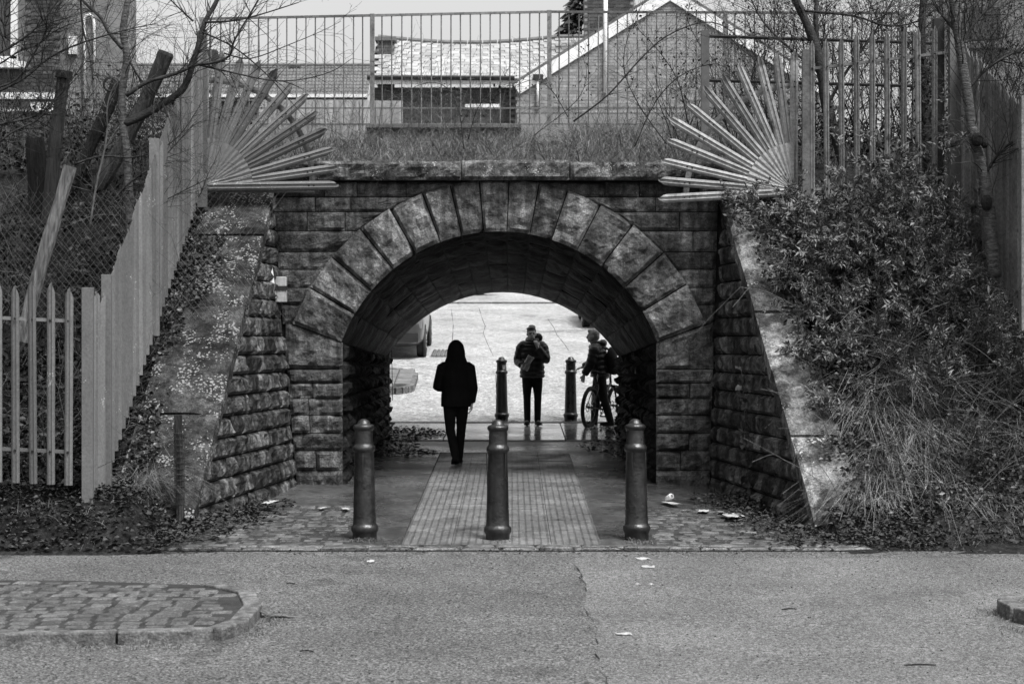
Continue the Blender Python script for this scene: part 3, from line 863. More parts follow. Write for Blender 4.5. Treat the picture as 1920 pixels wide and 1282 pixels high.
# right: a run along the top facing the road and a run coming down the bank
RF = empty('palisade_fence', (3.45, 22.2, 3.3), 'weathered steel palisade fence rising behind the leafy shrubs with wide-spaced pales', 'fence')
fence_run(RF, (3.47, 22.2, 3.30), (4.93, 21.6, 3.40), 2.02, .158, 0, m_galvd, wd=.068)
post(RF, (3.40, 22.22, 3.2), 2.02, .09, m_galvd)
post(RF, (4.98, 21.6, 3.3), 2.25, .13, m_steel)
post(RF, (4.83, 21.75, 3.3), 2.2, .12, m_black)
fence_run(RF, (5.06, 21.5, 3.05), (5.14, 19.3, 2.1), 2.15, .10, R(-87), m_galvd, wd=.085)
post(RF, (5.16, 19.25, 1.95), 2.35, .13, m_galvd)
fence_run(RF, (5.22, 19.2, 2.05), (5.9, 18.9, 1.95), 2.1, .12, R(-40), m_galvd, wd=.08)

# spiked fans at both ends of the parapet
def fan(pivot_px, tips, side, label, mat, D=22.42):
    piv = W(*pivot_px, D); root = empty('spike_fan', piv, label, 'spike fan', 'radial spike barriers at the parapet ends')
    rr = random.Random(side + 7)
    for k, (tx, ty) in enumerate(tips):
        t = W(tx, ty, D); d = t - piv; L = d.length; d.normalize()
        st = .03
        me = pale_mesh('spike', L - st, .105 if k % 3 else .098, True, rr.uniform(-.05, .02)); me.materials.append(mat)
        o = put('spike', me, None, root, d * st + Vector((0, -.0035 * (k % 12) - .006 * (k % 2), 0)))
        o.rotation_euler = (0, math.atan2(d.x, d.z), 0)
        for rb in (1.22, 1.28):
            bo = put('bolt', me_bolt, None, root, d * rb + Vector((0, -.05, 0))); bo.rotation_euler = (R(90), 0, 0)
    mb = MB(); pts = []
    a0, a1 = (R(90), R(2)) if side < 0 else (R(90), R(180 + 4))
    for i in range(19):
        a = lerp(a0, a1, i / 18); r_ = 1.25 + .03 * math.sin(a * 2)
        pts.append((r_ * math.cos(a), .045, r_ * math.sin(a)))
    mb.tube(pts, [(.006, .034)] * 19, 4, True, (0, 1, 0))
    mb.build('support_bar', mat, root, False, (0, 0, 0))
    mb = MB(); s_ = 1 if side < 0 else -1
    nf = 26; R0 = .57
    for i in range(nf):
        a, b = lerp(a0, a1, i / nf), lerp(a0, a1, (i + 1) / nf); ya, yb = -.052 - .012 * (i % 2), -.052 - .012 * ((i + 1) % 2)
        mb.poly([(0, -.05, 0), (R0 * math.cos(a), ya, R0 * math.sin(a)), (R0 * math.cos(b), yb, R0 * math.sin(b))])
    mb.build('pleated_plate', mat, root, False, (0, 0, 0)); mb = MB()
    mb.box((s_ * .62, .03, -.05), (1.3, .04, .02)); mb.build('base_rail', mat, root, False, (0, 0, 0))
    return root
fan((384, 351), [(384, 94), (417, 96), (454, 108), (489, 114), (521, 130), (550, 155), (579, 177), (597, 210), (615, 243), (628, 280), (636, 315), (637, 348)], -1, 'fan of grey steel spikes fixed above the lichened left wing wall', m_galv)
fan((1488, 360), [(1489, 95), (1456, 100), (1421, 106), (1383, 121), (1351, 141), (1317, 163), (1287, 194), (1252, 222), (1249, 263), (1238, 302), (1233, 339), (1233, 374)], 1, 'fan of pale steel spikes rising out of the buddleia bushes', m_galvp)

# ------------------------------------------------------------------ railing along the top
RD = 31.0
RL = empty('railing', W(1030, 235, RD), 'tall painted steel railing with thin upright bars along the top of the bridge', 'railing')
def rl_top(px): return 36 - (px - 378) * .0205 if px < 1030 else 22.6 + (px - 1030) * .004
bar_me = {}
px = 378; k = 0
px0, px1 = 378, 1690
zt = lambda px: W(px, rl_top(px), RD).z
zb = W(0, 236, RD).z
posts_px = [378, 698, 1030, 1360, 1690]
for p in posts_px:
    a = W(p, 236, RD); MB().box((a.x, RD, (zb - .05 + zt(p)) / 2), (.072, .05, zt(p) - zb + .1)).build('post', m_galvd, RL)
for a, b in zip(posts_px, posts_px[1:]):
    n = 18
    for i in range(1, n):
        q = lerp(a, b, i / n); x = W(q, 0, RD).x
        MB().tube([(x, RD, zb), (x + random.Random(i + a).uniform(-.006, .006), RD, zt(q))], .0115, 5).build('bar', m_galvd, RL)
    MB().tube([W(a, rl_top(a), RD), W(b, rl_top(b), RD)], .026, 4).build('top_rail', m_galvd, RL)
    for yy in (203, 233): MB().tube([W(a, yy, RD), W(b, yy, RD)], .016, 4).build('bottom_rail', m_galvd, RL)
# low far parapet with its ledge
LP = MB(); zl = W(0, 236, RD).z
LP.box((-1.1, RD + .1, zl - .3), (2.5, .22, .52)); lp = LP.build('parapet_wall', m_cone); tag(lp, 'low rendered parapet wall under the tall railing, half hidden by grass', 'wall', None, 'thing')
MB().box((-1.1, RD + .06, zl - .02), (2.5, .42, .05)).build('ledge', m_steel, lp)

# dark tubular fence on the right of the top
TF = empty('tube_fence', W(1322, 250, 24.0), 'dark tubular rail fence standing behind the right spike fan', 'fence')
for p, y0, y1 in ((1322, 58, 330), (1718, 62, 330), (1765, 60, 330)):
    a, b = W(p, y1, 24.0), W(p, y0, 24.0); MB().box((a + b) / 2, (.10, .08, (b - a).length)).build('post', m_steel, TF)
for y0, y1 in ((68, 82), (151, 163)):
    MB().tube([W(1322, y0, 24.0), W(1765, y1, 24.0)], .021, 6).build('rail', m_black, TF)

# ------------------------------------------------------------------ conduit and broken junction box on the wall
JB = empty('junction_box', W(520, 530, 22.6), 'broken pale junction box on the wall with a dark cable conduit running down', 'junction box')
o = MB().box(W(527, 543, 22.55), (.13, .14, .30)).build('box', m_renderm, JB); bevel(o, .01)
o = MB().box((0, 0, 0), (.05, .03, .36)).build('lid', m_renderl, JB, False, W(510, 530, 22.4) - JB.location); o.rotation_euler = (0, R(-8), .5)
MB().box(W(527, 540, 22.48), (.15, .02, .05)).build('strap', m_black, JB)
MB().tube([W(517, 556, 22.58), W(521, 640, 22.6), W(530, 740, 22.62), W(540, 850, 22.6), W(547, 915, 22.58)], .018, 8).build('conduit', m_black, JB, True)

# asphalt patch with its tarred seam on the near road
rq = random.Random(9)
edge = [(.56 + rq.uniform(-.015, .015) + .02 * math.sin(d * 3), d) for d in np.arange(11.0, 16.6, .18)]
pt = edge + [(6.5, 16.6), (6.5, 11.0)]
tag(MB().poly([(x, d, G(d) + .004) for x, d in pt]).build('road_patch', m_asph2), kind='structure')
mb = MB()
for (xa, da), (xb, db) in zip(edge, edge[1:]):
    if rq.random() < .72: continue
    w0, w1 = rq.uniform(.002, .008), rq.uniform(.002, .008)
    mb.poly([(xa - w0, da, G(da) + .0075), (xa + w0, da, G(da) + .0075), (xb + w1, db, G(db) + .0075), (xb - w1, db, G(db) + .0075)])
tag(mb.build('road_seam', m_joint), kind='structure')

def seam(pxs):
    mb = MB(); P_ = []
    for x, y in pxs:      # follow the rising street
        lo_, hi_ = 33.5, 57.0
        for _ in range(40):
            m_ = .5 * (lo_ + hi_)
            if 641 - (G(m_) - CAM_Z) * F / m_ > y: lo_ = m_
            else: hi_ = m_
        P_.append(((x - 960) * m_ / F, m_))
    for (xa, da), (xb, db) in zip(P_, P_[1:]):
        for k in range(4):
            p, q = (lerp(xa, xb, k / 4), lerp(da, db, k / 4)), (lerp(xa, xb, (k + 1) / 4), lerp(da, db, (k + 1) / 4)); w_ = rq.uniform(.004, .014)
            mb.poly([(p[0] - w_, p[1], G(p[1]) + .008), (p[0] + w_, p[1], G(p[1]) + .008), (q[0] + w_, q[1], G(q[1]) + .008), (q[0] - w_, q[1], G(q[1]) + .008)])
    tag(mb.build('road_crack', m_cone), kind='structure')
seam([(898, 578), (905, 600), (910, 612), (906, 625), (914, 645), (925, 668)]); seam([(1027, 598), (1038, 614), (1044, 628), (1058, 645), (1066, 657)]); seam([(846, 580), (850, 610), (848, 640)])

# ------------------------------------------------------------------ houses behind
def brick_field(parent, x0, x1, z0, z1, Y, mat, ok=None, lim=300, bl=.225, bh=.075, axis='x', seen=None):
    a = (bl - .012) / 2; b = (bh - .012) / 2
    me = MB().box((0, 0, 0), (2 * a, .03, 2 * b)).mesh('brick'); me.materials.append(mat)
    rest = MB(); cnt = 0; row = 0; z = z0 + bh / 2
    while z < z1:
        x = x0 + (bl / 2 if row % 2 else 0)
        while x + bl / 2 <= x1 + .01:
            if ok is None or ok(x, z):
                if (seen is None or seen(x, z)) and cnt < lim:
                    put('brick', me, None, parent, Vector((x, Y - .006, z)) - Vector(parent.location)); cnt += 1
                else: rest.box((x, Y - .006, z), (2 * a, .03, 2 * b))
            x += bl
        z += bh; row += 1
    if rest.v: tag(rest.build('brick_courses', mat, parent), kind='stuff')

rh = random.Random(21)
# --- house with the sagging slate roof and its gable
HD = 72.0
HS = empty('slate_house', (0.4, HD, 3.6), 'low brick house with sagging pale slate roof and white eaves board behind railing', 'house')
hz = lambda py, D=HD: CAM_Z + (641 - py) * D / F
hx = lambda px, D=HD: (px - 960) * D / F
# front wall under the eave
MB().box(((hx(700) + hx(1010)) / 2, HD + .15, (3.6 + hz(165)) / 2), (hx(1010) - hx(700), .3, hz(165) - 3.6)).build('wall', m_bmortd, HS)
brick_field(HS, hx(702), hx(965), hz(232), hz(166), HD, m_brick, None, 290, .34, .113)
MB().box(((hx(690) + hx(968)) / 2, HD - .38, hz(156)), (hx(968) - hx(690), .1, .19)).build('eaves_board', m_white, HS)
MB().tube([(hx(690), HD - .5, hz(149)), (hx(965), HD - .5, hz(150))], .085, 6).build('gutter', m_black, HS)
# roof surface: eave at y=148, ridge at y=70, sloping away
RZ0, RZ1 = hz(149), hz(72, HD + 3.9)
ridge_d = 3.9
def roof_p(u, v):      # u along, v up
    x = lerp(hx(694), hx(1110), u)
    sag = -.24 * math.sin(PI * min(1, u * 1.15)) * v - .07 * math.sin(PI * u) * (1 - v)
    return Vector((x, HD - .45 + (ridge_d + .45) * v, lerp(RZ0, RZ1, v) + sag))
mb = MB()
for i in range(16):
    for j in range(6):
        mb.poly([roof_p(i / 16, j / 6) - Vector((0, 0, .03)), roof_p((i + 1) / 16, j / 6) - Vector((0, 0, .03)), roof_p((i + 1) / 16, (j + 1) / 6) - Vector((0, 0, .03)), roof_p(i / 16, (j + 1) / 6) - Vector((0, 0, .03))])
rf = mb.build('roof', m_plast, HS)
nr = 13; Lx = hx(1110) - hx(694); nc = int(Lx / .43)
slope = math.atan2(RZ1 - RZ0, ridge_d + .45)
sm = [MB().box((0, 0, 0), (.415 + .006 * k, .5, .026)).mesh('slate') for k in (-1, 0, 1)]
for me in sm: me.materials.append(m_slate)
cnt = 0; rest = MB()
for j in range(nr):
    for i in range(nc):
        u = (i + .5 + (.5 if j % 2 else 0)) / nc; v = (j + .35) / nr
        if u > 1: continue
        p = roof_p(u, min(1, v + .02)); px = 960 + p.x * F / p.y
        lim = 1062 - (RZ1 * 0 + 0)
        rot = (slope - .05 + rh.uniform(-.02, .02), rh.uniform(-.025, .025), rh.uniform(-.035, .035))
        if cnt < 300 and px < 1085:
            o = put('slate', rh.choice(sm), None, HS, p + Vector((0, 0, .02)) - HS.location); o.rotation_euler = rot; cnt += 1
        else:
            from mathutils import Euler
            rest.box(p + Vector((0, 0, .02)), (.415, .5, .026), Euler(rot).to_matrix())
if rest.v: tag(rest.build('upper_slates', m_slate, HS), kind='stuff')
n_r = 14
for i in range(n_r):
    a, b = roof_p(i / n_r + .003, 1), roof_p((i + 1) / n_r - .003, 1)
    MB().tube([a + Vector((0, 0, .03)), b + Vector((0, 0, .03))], .12, 6).build('ridge_tile', m_tile, HS)
# left chimney stack
ch = MB().box((hx(716), HD + 2.4, (hz(150) + hz(60)) / 2), (.62, .7, hz(60) - hz(150))).build('chimney', m_bmortd, HS)
for r_ in range(14):
    for c_ in range(2):
        MB().box((hx(716) - .15 + .31 * c_ + (.04 if r_ % 2 else -.03), HD + 2.04, hz(150) + .09 + r_ * .123), (.28, .03, .1)).build('brick', m_brick, ch).matrix_parent_inverse = Matrix()
MB().box((hx(716), HD + 2.4, hz(57)), (.8, .9, .15)).build('chimney_cap', m_tile, ch).matrix_parent_inverse = Matrix()

# --- big gable on the right of it
GD = 69.5
gx = lambda px: hx(px, GD); gz = lambda py: hz(py, GD)
GH = empty('gable_house', (gx(1240), GD, 3.5), 'brick house gable with broad white bargeboard, drainpipe and chimney', 'house')
apx, apz = gx(1256), gz(-22)
lx, lz = gx(963), gz(160); rx = 2 * apx - lx
pts = [(gx(975), GD, 2.0), (gx(1537), GD, 2.0), (rx, GD, lz), (apx, GD, apz), (lx, GD, lz), (gx(975), GD, lz - .2)]
MB().prism([(lx + .12, GD, 3.5), (rx - .12, GD, 3.5), (rx - .12, GD, lz), (apx, GD, apz - .05), (lx + .12, GD, lz)], (0, .3, 0)).build('wall', m_bmortd, GH)
ga = (apz - lz) / (apx - lx)
def okg(x, z): return z + .04 < lz + ga * (x - .13 - lx) - .1 and z + .04 < lz + ga * (rx - x - .13) - .1
brick_field(GH, lx + .25, rx - .2, gz(212), apz - .1, GD, m_brickg, okg, 300, .34, .113, seen=lambda x, z: x < gx(1330))
for s_, a, b in ((-1, (lx, lz), (apx, apz)), (1, (apx, apz), (rx, lz))):
    A, B = Vector((a[0], GD - .12, a[1])), Vector((b[0], GD - .12, b[1])); t = (B - A).normalized(); nn = Vector((-t.z, 0, t.x))
    MB().prism([A - nn * .40, B - nn * .40, B, A], (0, .05, 0)).build('bargeboard', m_white, GH)
    MB().prism([A + nn * .0 + Vector((0, .0, .005)), B + Vector((0, .0, .005)), B + nn * .1, A + nn * .1], (0, 7, 0)).build('roof_slope', m_tile, GH)
MB().tube([(gx(1135), GD - .12, gz(175)), (gx(1135), GD - .12, gz(-60))], .08, 8).build('drainpipe', m_white, GH, True)
MB().tube([(gx(1009), GD - .15, gz(200)), (gx(1009), GD - .15, gz(150))], .07, 8).build('downpipe', m_white, GH, True)
MB().box((gx(1009), GD - .15, gz(146)), (.36, .25, .18)).build('hopper', m_plast, GH)
cz = gz(-20); cst = MB().box((gx(1152), GD + 4, cz), (1.9, 1, 3.9)).build('chimney', m_bmortd, GH)
me = MB().box((0, 0, 0), (.33, .03, .1)).mesh('brick'); me.materials.append(m_brick)
for r_ in range(30):
    for c_ in range(5):
        o = put('brick', me, None, cst); o.matrix_parent_inverse = Matrix(); o.location = (gx(1152) - .74 + .35 * c_ + (.08 if r_ % 2 else -.04), GD + 3.49, cz - 1.88 + r_ * .125)
# --- tiled terrace farther left
TD = 84.0
TH = empty('tiled_terrace', (hx(470, TD), TD, 3.6), 'far terrace house with grey pantiled roof and pale rendered wall', 'house')
tx0, tx1 = hx(200, TD), hx(690, TD); e_z, r_z = hz(188, TD), hz(124, TD + 2.2)
MB().box(((tx0 + tx1) / 2, TD + .3, (3.4 + e_z) / 2), (tx1 - tx0, .4, e_z - 3.4)).build('wall', m_renderm, TH)
rows_ = 10
for j in range(rows_):
    mb = MB(); v0, v1 = j / rows_, (j + 1.15) / rows_
    n = 150; Pp = lambda x, v, dz: (x, TD - .3 + 2.5 * v, lerp(e_z, r_z, v) + dz)
    for i in range(n):
        xa, xb = lerp(tx0, tx1, i / n), lerp(tx0, tx1, (i + 1) / n)
        ha, hb = .035 * (i % 2), .035 * ((i + 1) % 2)
        mb.poly([Pp(xa, v0, .05 + ha), Pp(xb, v0, .05 + hb), Pp(xb, v1, hb), Pp(xa, v1, ha)])
        mb.poly([Pp(xa, v0, -.03), Pp(xb, v0, -.03), Pp(xb, v0, .05 + hb), Pp(xa, v0, .05 + ha)])
    mb.build('tile_course', m_tile, TH)
MB().tube([(tx0, TD + 2.2, r_z + .03), (tx1, TD + 2.2, r_z + .03)], .1, 6).build('ridge', m_tile, TH)
MB().box((0, 0, 0), (tx1 - tx0, .1, .14)).build('eaves_board', m_white, TH, False, ((tx0 + tx1) / 2 - TH.location.x, -.38, e_z - 3.4 - .06))
for px, y0 in ((396, 84), (552, 113)):
    MB().box((hx(px, TD + 2), TD + 2.2, (hz(124, TD) + hz(y0, TD)) / 2), (.5, .5, hz(y0, TD) - hz(130, TD))).build('chimney', m_brick, TH)
# white shed and board seen between the bars
MB().box((hx(620, 40), 40, hz(212, 40)), (3.0, .1, .5)).build('panel_fence', m_renderm)
tag(bpy.data.objects['panel_fence'], 'white painted panel fence seen through the railing left of the slate house', 'fence', None, 'thing')
for k in range(9): MB().box((hx(620, 40) - 1.35 + k * .33, 39.93, hz(212, 40)), (.02, .02, .5)).build('batten', m_renderm, bpy.data.objects['panel_fence']).matrix_parent_inverse = Matrix()
sg = MB().box((hx(905, 36), 36, hz(200, 36)), (.66, .04, .09)).build('sign_board', m_white)
tag(sg, 'narrow white board fixed low behind the railing', 'board', None, 'thing')

# --- tall house on the left
LD = 37.0
LH = empty('corner_house', (hx(60, LD), LD, 1.2), 'tall brick and render house with white window frames behind the bare trees', 'house')
ax, az = (lambda p: hx(p, LD)), (lambda p: hz(p, LD))
MB().box(((ax(-300) + ax(122)) / 2, LD + .15, 5), (ax(122) - ax(-300), .3, 8.6)).build('wall', m_bmort, LH)
win = (ax(-60), ax(36), az(112), az(-60))
brick_field(LH, ax(-40), ax(122), az(330), az(-20), LD, m_brick, lambda x, z: not (x - .1 < win[1] + .02 and win[2] - .3 < z < win[3] + 1) and not (az(212) < z < az(172) and x < ax(112)), 300)
MB().box(((ax(122) + ax(242)) / 2, LD + .4, 5), (ax(242) - ax(122), .6, 8.8)).build('rendered_wall', m_render, LH)
wf = MB(); 
wf.box((ax(28), LD - .03, (win[2] + win[3]) / 2), (.12, .12, win[3] - win[2])); wf.box((ax(-10), LD - .03, win[2]), (.9, .12, .1))
fr = wf.build('window_frame', m_white, LH)
MB().box((ax(-15), LD + .02, (win[2] + win[3]) / 2), (.8, .05, win[3] - win[2])).build('pane', m_glass, LH)
MB().box((ax(5), LD - .08, az(124)), (.95, .3, .12)).build('sill', m_white, LH)
MB().box((ax(45), LD - .05, az(181)), (1.32, .12, .12)).build('lintel', m_white, LH)
MB().box((ax(45), LD - .03, az(201)), (1.32, .08, .18)).build('window_frame', m_white, LH)
MB().box((ax(30), LD - .09, az(197)), (.6, .02, .1)).build('pane', m_glass, LH)
o = MB().box((ax(136), LD + .05, az(85)), (.15, .12, .34)).build('vent_cowl', m_white, LH)
mb = MB(); mb.tube([(ax(158), LD + .03, az(200))] + [(ax(158 + 0), LD + .03, az(60))] + [(ax(166) + .1 * math.cos(a), LD + .03, az(45) + .18 * math.sin(a)) for a in np.linspace(PI, 0, 7)] + [(ax(177), LD + .03, az(160))], .03, 6)
mb.build('waste_pipe', m_white, LH, True)
# --- house on the right behind the twigs
QD = 36.0
qx, qz = (lambda p: hx(p, QD)), (lambda p: hz(p, QD))
QH = empty('rendered_house', (qx(1880), QD, 1.2), 'grey rendered house with dark window behind the twiggy thicket', 'house')
MB().box((qx(1960), QD + .2, 5), (qx(2200) - qx(1745), .4, 8.6)).build('wall', m_render, QH)
MB().box((qx(1845), QD - .03, qz(45)), (.72, .06, .75)).build('window_frame', m_cone, QH)
MB().box((qx(1845), QD - .07, qz(45)), (.58, .02, .6)).build('pane', m_glass, QH)
MB().box((qx(1845), QD - .08, qz(88)), (.9, .16, .09)).build('sill', m_cone, QH)

# street end: hedge and garden wall, raised unseen and whitened to reflect glare
o = MB().box((0, 67.0, 4.7), (40, .3, 2.4)).build('garden_wall_reflector', m_renderl); tag(o, 'garden wall at the top of the street, raised out of view and whitened to reflect glare', 'wall', None, 'thing')
MB().box((0, 66.95, 5.94), (40, .42, .08)).build('coping', m_kerb, o).matrix_parent_inverse = Matrix()
MB().tube([(hx(985, 64.5), 64.5, G(64.5)), (hx(985, 64.5), 64.5, G(64.5) + 2.6)], .045, 8).build('sign_post', m_steel); tag(bpy.data.objects['sign_post'], 'slim grey post on the far pavement by the garden wall', 'post', None, 'thing')
# concrete post just beyond the far jamb
fp = empty('gate_post', (hx(724, 32.2), 32.2, G(32.2)), 'tall grey timber post at the far end of the passage', 'post')
MB().prism([(-.06, -.06, -.05), (.06, -.06, -.05), (.06, .06, -.05), (-.06, .06, -.05)], (0, 0, 2.2)).build('shaft', m_cone, fp, False, (0, 0, 0))
MB().prism([(-.07, -.07, 2.15), (.07, -.07, 2.15), (.07, .07, 2.15), (-.07, .07, 2.15)], (0, 0, .05)).build('cap', m_cone, fp, False, (0, 0, 0))
MB().tube([(.09, -.02, 1.5), (.10, -.03, 1.0), (.11, -.02, .45)], .006, 5).build('wire', m_black, fp, False, (0, 0, 0))

# ------------------------------------------------------------------ cars
def wheel(root, c, r=.31, wd=.2, side=1):
    t = MB(); prof = [(r * .66, -wd / 2), (r * .93, -wd / 2), (r, -wd * .36), (r, wd * .36), (r * .93, wd / 2), (r * .66, wd / 2), (r * .62, 0)]
    t.lathe(prof, 28, (0, 0, 0), 'x'); o = t.build('wheel', m_rubber, root, True, c)
    rim = MB().torus((0, 0, 0), r * .62, .022, 'x', 28, 6); 
    for k in range(5):
        a = 2 * PI * k / 5
        rim.tube([(side * wd * .3, 0, 0), (side * wd * .36, r * .6 * math.cos(a), r * .6 * math.sin(a))], [(.03, .016), (.045, .016)], 6, True, (1, 0, 0))
    rim.lathe([(.06, side * wd * .28 - .01), (.05, side * wd * .38)], 14, (0, 0, 0), 'x')
    rr = rim.build('rim', m_chrome, o, True, (0, 0, 0))
    bd = MB().lathe([(r * .6, -.02), (r * .6, .02)], 20, (0, 0, 0), 'x').build('brake_disc', m_plast, o, False, (0, 0, 0))
    return o
def car(loc, rz, paint, label, pitch=0, L=4.1, Wd=1.72, H=1.5):
    root = empty('parked_car', loc, label, 'car', 'cars parked on the far street'); root.rotation_euler = (pitch, 0, rz)
    hw = Wd / 2
    # stations along y (rear = -L/2): y, bottom, belt, top, half-width, roof half-width
    st = [(-L / 2, .42, .72, .80, hw * .80, hw * .72), (-L / 2 + .06, .32, .80, .95, hw * .93, hw * .80), (-L / 2 + .28, .24, .88, 1.30, hw * .99, hw * .74), (-L / 2 + .6, .22, .9, H - .04, hw, hw * .72), (-.3, .2, .9, H, hw, hw * .73),
          (.35, .2, .9, H - .06, hw, hw * .70), (1.0, .22, .9, 1.02, hw, hw * .86), (1.55, .24, .82, .90, hw * .97, hw * .85), (L / 2 - .12, .30, .66, .74, hw * .88, hw * .75), (L / 2, .40, .56, .60, hw * .72, hw * .6)]
    mb = MB(); n = 0
    for (y, b, be, t, w_, rw) in st:
        ring = [(-w_ * .86, b), (-w_, b + .12), (-w_ * 1.0, be - .08), (-w_ * .97, be), (-rw, t - .07), (-rw * .86, t), (rw * .86, t), (rw, t - .07), (w_ * .97, be), (w_, be - .08), (w_, b + .12), (w_ * .86, b)]
        mb.v += [(x, y, z) for x, z in ring]
    k = 12
    for i in range(len(st) - 1):
        for j in range(k):
            a, b = i * k + j, i * k + (j + 1) % k
            mb.f.append((a, a + k, b + k, b))
    mb.f.append(tuple(range(k))); mb.f.append(tuple(range((len(st) - 1) * k, len(st) * k))[::-1])
    body = mb.build('body', paint, root, True, (0, 0, 0))
    sb = body.modifiers.new('s', 'SUBSURF'); sb.levels = 2; sb.render_levels = 2
    for sy in (-1.28, 1.28):
        for sx in (-1, 1):
            MB().torus((0, 0, 0), .35, .03, 'x', 24, 6).build('wheel_arch', m_plast, root, True, (sx * (hw - .02), sy, .33))
            wheel(root, (sx * (hw - .08), sy, .31), side=sx)
    MB().box((0, 0, 0), (Wd * .86, .12, .2)).build('rear_bumper', m_plast, root, False, (0, -L / 2 + .03, .48))
    MB().box((0, 0, 0), (Wd * .8, .12, .2)).build('front_bumper', m_plast, root, False, (0, L / 2 - .05, .42))
    MB().prism([(-.52, -L / 2 + .085, .96), (.52, -L / 2 + .085, .96), (.47, -L / 2 + .30, 1.28), (-.47, -L / 2 + .30, 1.28)], (0, .02, .0)).build('rear_window', m_glass, root, False, (0, -.035, .015))
    MB().prism([(-.62, 1.0, 1.0), (.62, 1.0, 1.0), (.5, .42, 1.41), (-.5, .42, 1.41)], (0, -.02, 0)).build('windscreen', m_glass, root, False, (0, .05, .03))
    for sx in (-1, 1):
        MB().prism([(sx * (hw + .0), -1.35, .92), (sx * (hw + .0), .85, .92), (sx * hw * .80, .35, 1.36), (sx * hw * .80, -1.2, 1.36)], (sx * .015, 0, 0)).build('side_window', m_glass, root, False, (0, 0, 0))
        o = MB().box((0, 0, 0), (.2, .07, .3)).build('tail_lamp', m_lamp, root, False, (sx * (hw - .14), -L / 2 + .10, .80)); bevel(o, .02)
        o = MB().box((0, 0, 0), (.3, .1, .14)).build('headlamp', m_lamp, root, False, (sx * (hw - .26), L / 2 - .12, .62)); bevel(o, .02)
        o = MB().box((0, 0, 0), (.2, .1, .13)).build('door_mirror', paint, root, False, (sx * (hw + .1), .72, .98)); bevel(o, .03)
    MB().box((0, 0, 0), (.5, .02, .11)).build('number_plate', m_white, root, False, (0, -L / 2 - .035, .52))
    return root
cp = math.atan(.0921)
car((-2.72, 42.6, G(42.6)), 0, m_paintg, 'grey hatchback parked rear-on beside the tactile paving on the far street', cp)
car((2.66, 50.2, G(50.2)), PI, m_paintd, 'dark car parked on the slope behind the cyclist, mostly hidden by the arch', -cp)
car((-2.45, 63.0, G(63.0)), R(90), m_paintd, 'dark car parked sideways at the top of the street, alloy wheel showing', 0)

# ------------------------------------------------------------------ people
def hand(mb, wrist, fwd, palm_n, curl=.5, size=1.0):
    """palm and five fingers; fwd along the hand, palm_n where the palm faces"""
    f = Vector(fwd).normalized(); n = Vector(palm_n); n = (n - f * n.dot(f)).normalized(); s = f.cross(n)
    w_ = Vector(wrist)
    mb.tube([w_ - f * .02, w_ + f * .03, w_ + f * .08 * size], [(.022, .018), (.036, .016), (.040, .014)], 10, True, s)
    for i, (o, L) in enumerate(((-.030, .065), (-.010, .076), (.010, .072), (.029, .056))):
        p = w_ + f * .078 * size + s * o * size; pts = [p]; d = f.copy()
        for k in range(3):
            d = (d * math.cos(curl * .75) + n * math.sin(curl * .75)).normalized()
            nn = (n - d * n.dot(d))
            p = p + d * L * size / 2.6; pts.append(p)
        mb.tube(pts, [.0095, .009, .0085, .007], 7)
    p = w_ + f * .025 * size - s * .034 * size
    d = (f * .75 - s * .6 + n * .3).normalized(); p1 = p + d * .035 * size; p2 = p1 + (f * .85 + n * .45 - s * .1).normalized() * .03 * size
    mb.tube([p, p1, p2], [.0125, .010, .008], 7)

def head(mb, c, yaw=0, k=1.0):
    rot = Matrix.Rotation(yaw, 3, 'Z'); c = Vector(c)
    q = lambda x, y, z: c + rot @ (Vector((x, y, z)) * k)
    mb.ball(q(0, -.008, .018), (.074 * k, .094 * k, .098 * k), 16, 12, rot)
    mb.ball(q(0, .022, -.045), (.056 * k, .066 * k, .072 * k), 14, 10, rot)      # jaw
    mb.ball(q(0, .07, -.085), (.024 * k, .02 * k, .02 * k), 10, 6, rot)        # chin
    mb.tube([q(0, .085, .012), q(0, .105, -.022), q(0, .098, -.034)], [.010 * k, .016 * k, .015 * k], 8)   # nose
    mb.tube([q(-.045, .078, .022), q(0, .090, .026), q(.045, .078, .022)], .010 * k, 6)     # brow
    mb.tube([q(-.024, .083, -.058), q(0, .091, -.057), q(.024, .083, -.058)], .008 * k, 6)  # lips
    for s_ in (-1, 1): mb.ball(q(s_ * .076, -.005, -.004), (.012 * k, .022 * k, .032 * k), 8, 6, rot)
    return q

def quilt(n, amp, wav): return [1 + amp * abs(math.sin(PI * i * wav)) for i in range(n)]

def limb(mb, pts, rads, seg=12, sub=6, rib=0, nrib=5):
    P_, R_ = [], []
    m = (len(pts) - 1) * sub
    for i in range(m + 1):
        t = i / sub; k = min(int(t), len(pts) - 2); f = t - k
        p = Vector(pts[k]).lerp(Vector(pts[k + 1]), f); r = lerp(rads[k], rads[k + 1], f)
        if rib: r *= 1 + rib * (abs(math.sin(PI * nrib * i / m)) - .3)
        P_.append(p); R_.append(r)
    mb.tube(P_, R_, seg)

def torso(mb, spine, rads, sub=5, rib=0, nrib=6, seg=20):
    P_, R_ = [], []; m = (len(spine) - 1) * sub
    for i in range(m + 1):
        t = i / sub; k = min(int(t), len(spine) - 2); f = t - k
        p = Vector(spine[k]).lerp(Vector(spine[k + 1]), f)
        g = 1 + (rib * (abs(math.sin(PI * nrib * i / m)) - .4) if rib else 0)
        P_.append(p); R_.append((lerp(rads[k][0], rads[k + 1][0], f) * g, lerp(rads[k][1], rads[k + 1][1], f) * g))
    mb.tube(P_, R_, seg, True, (1, 0, 0))

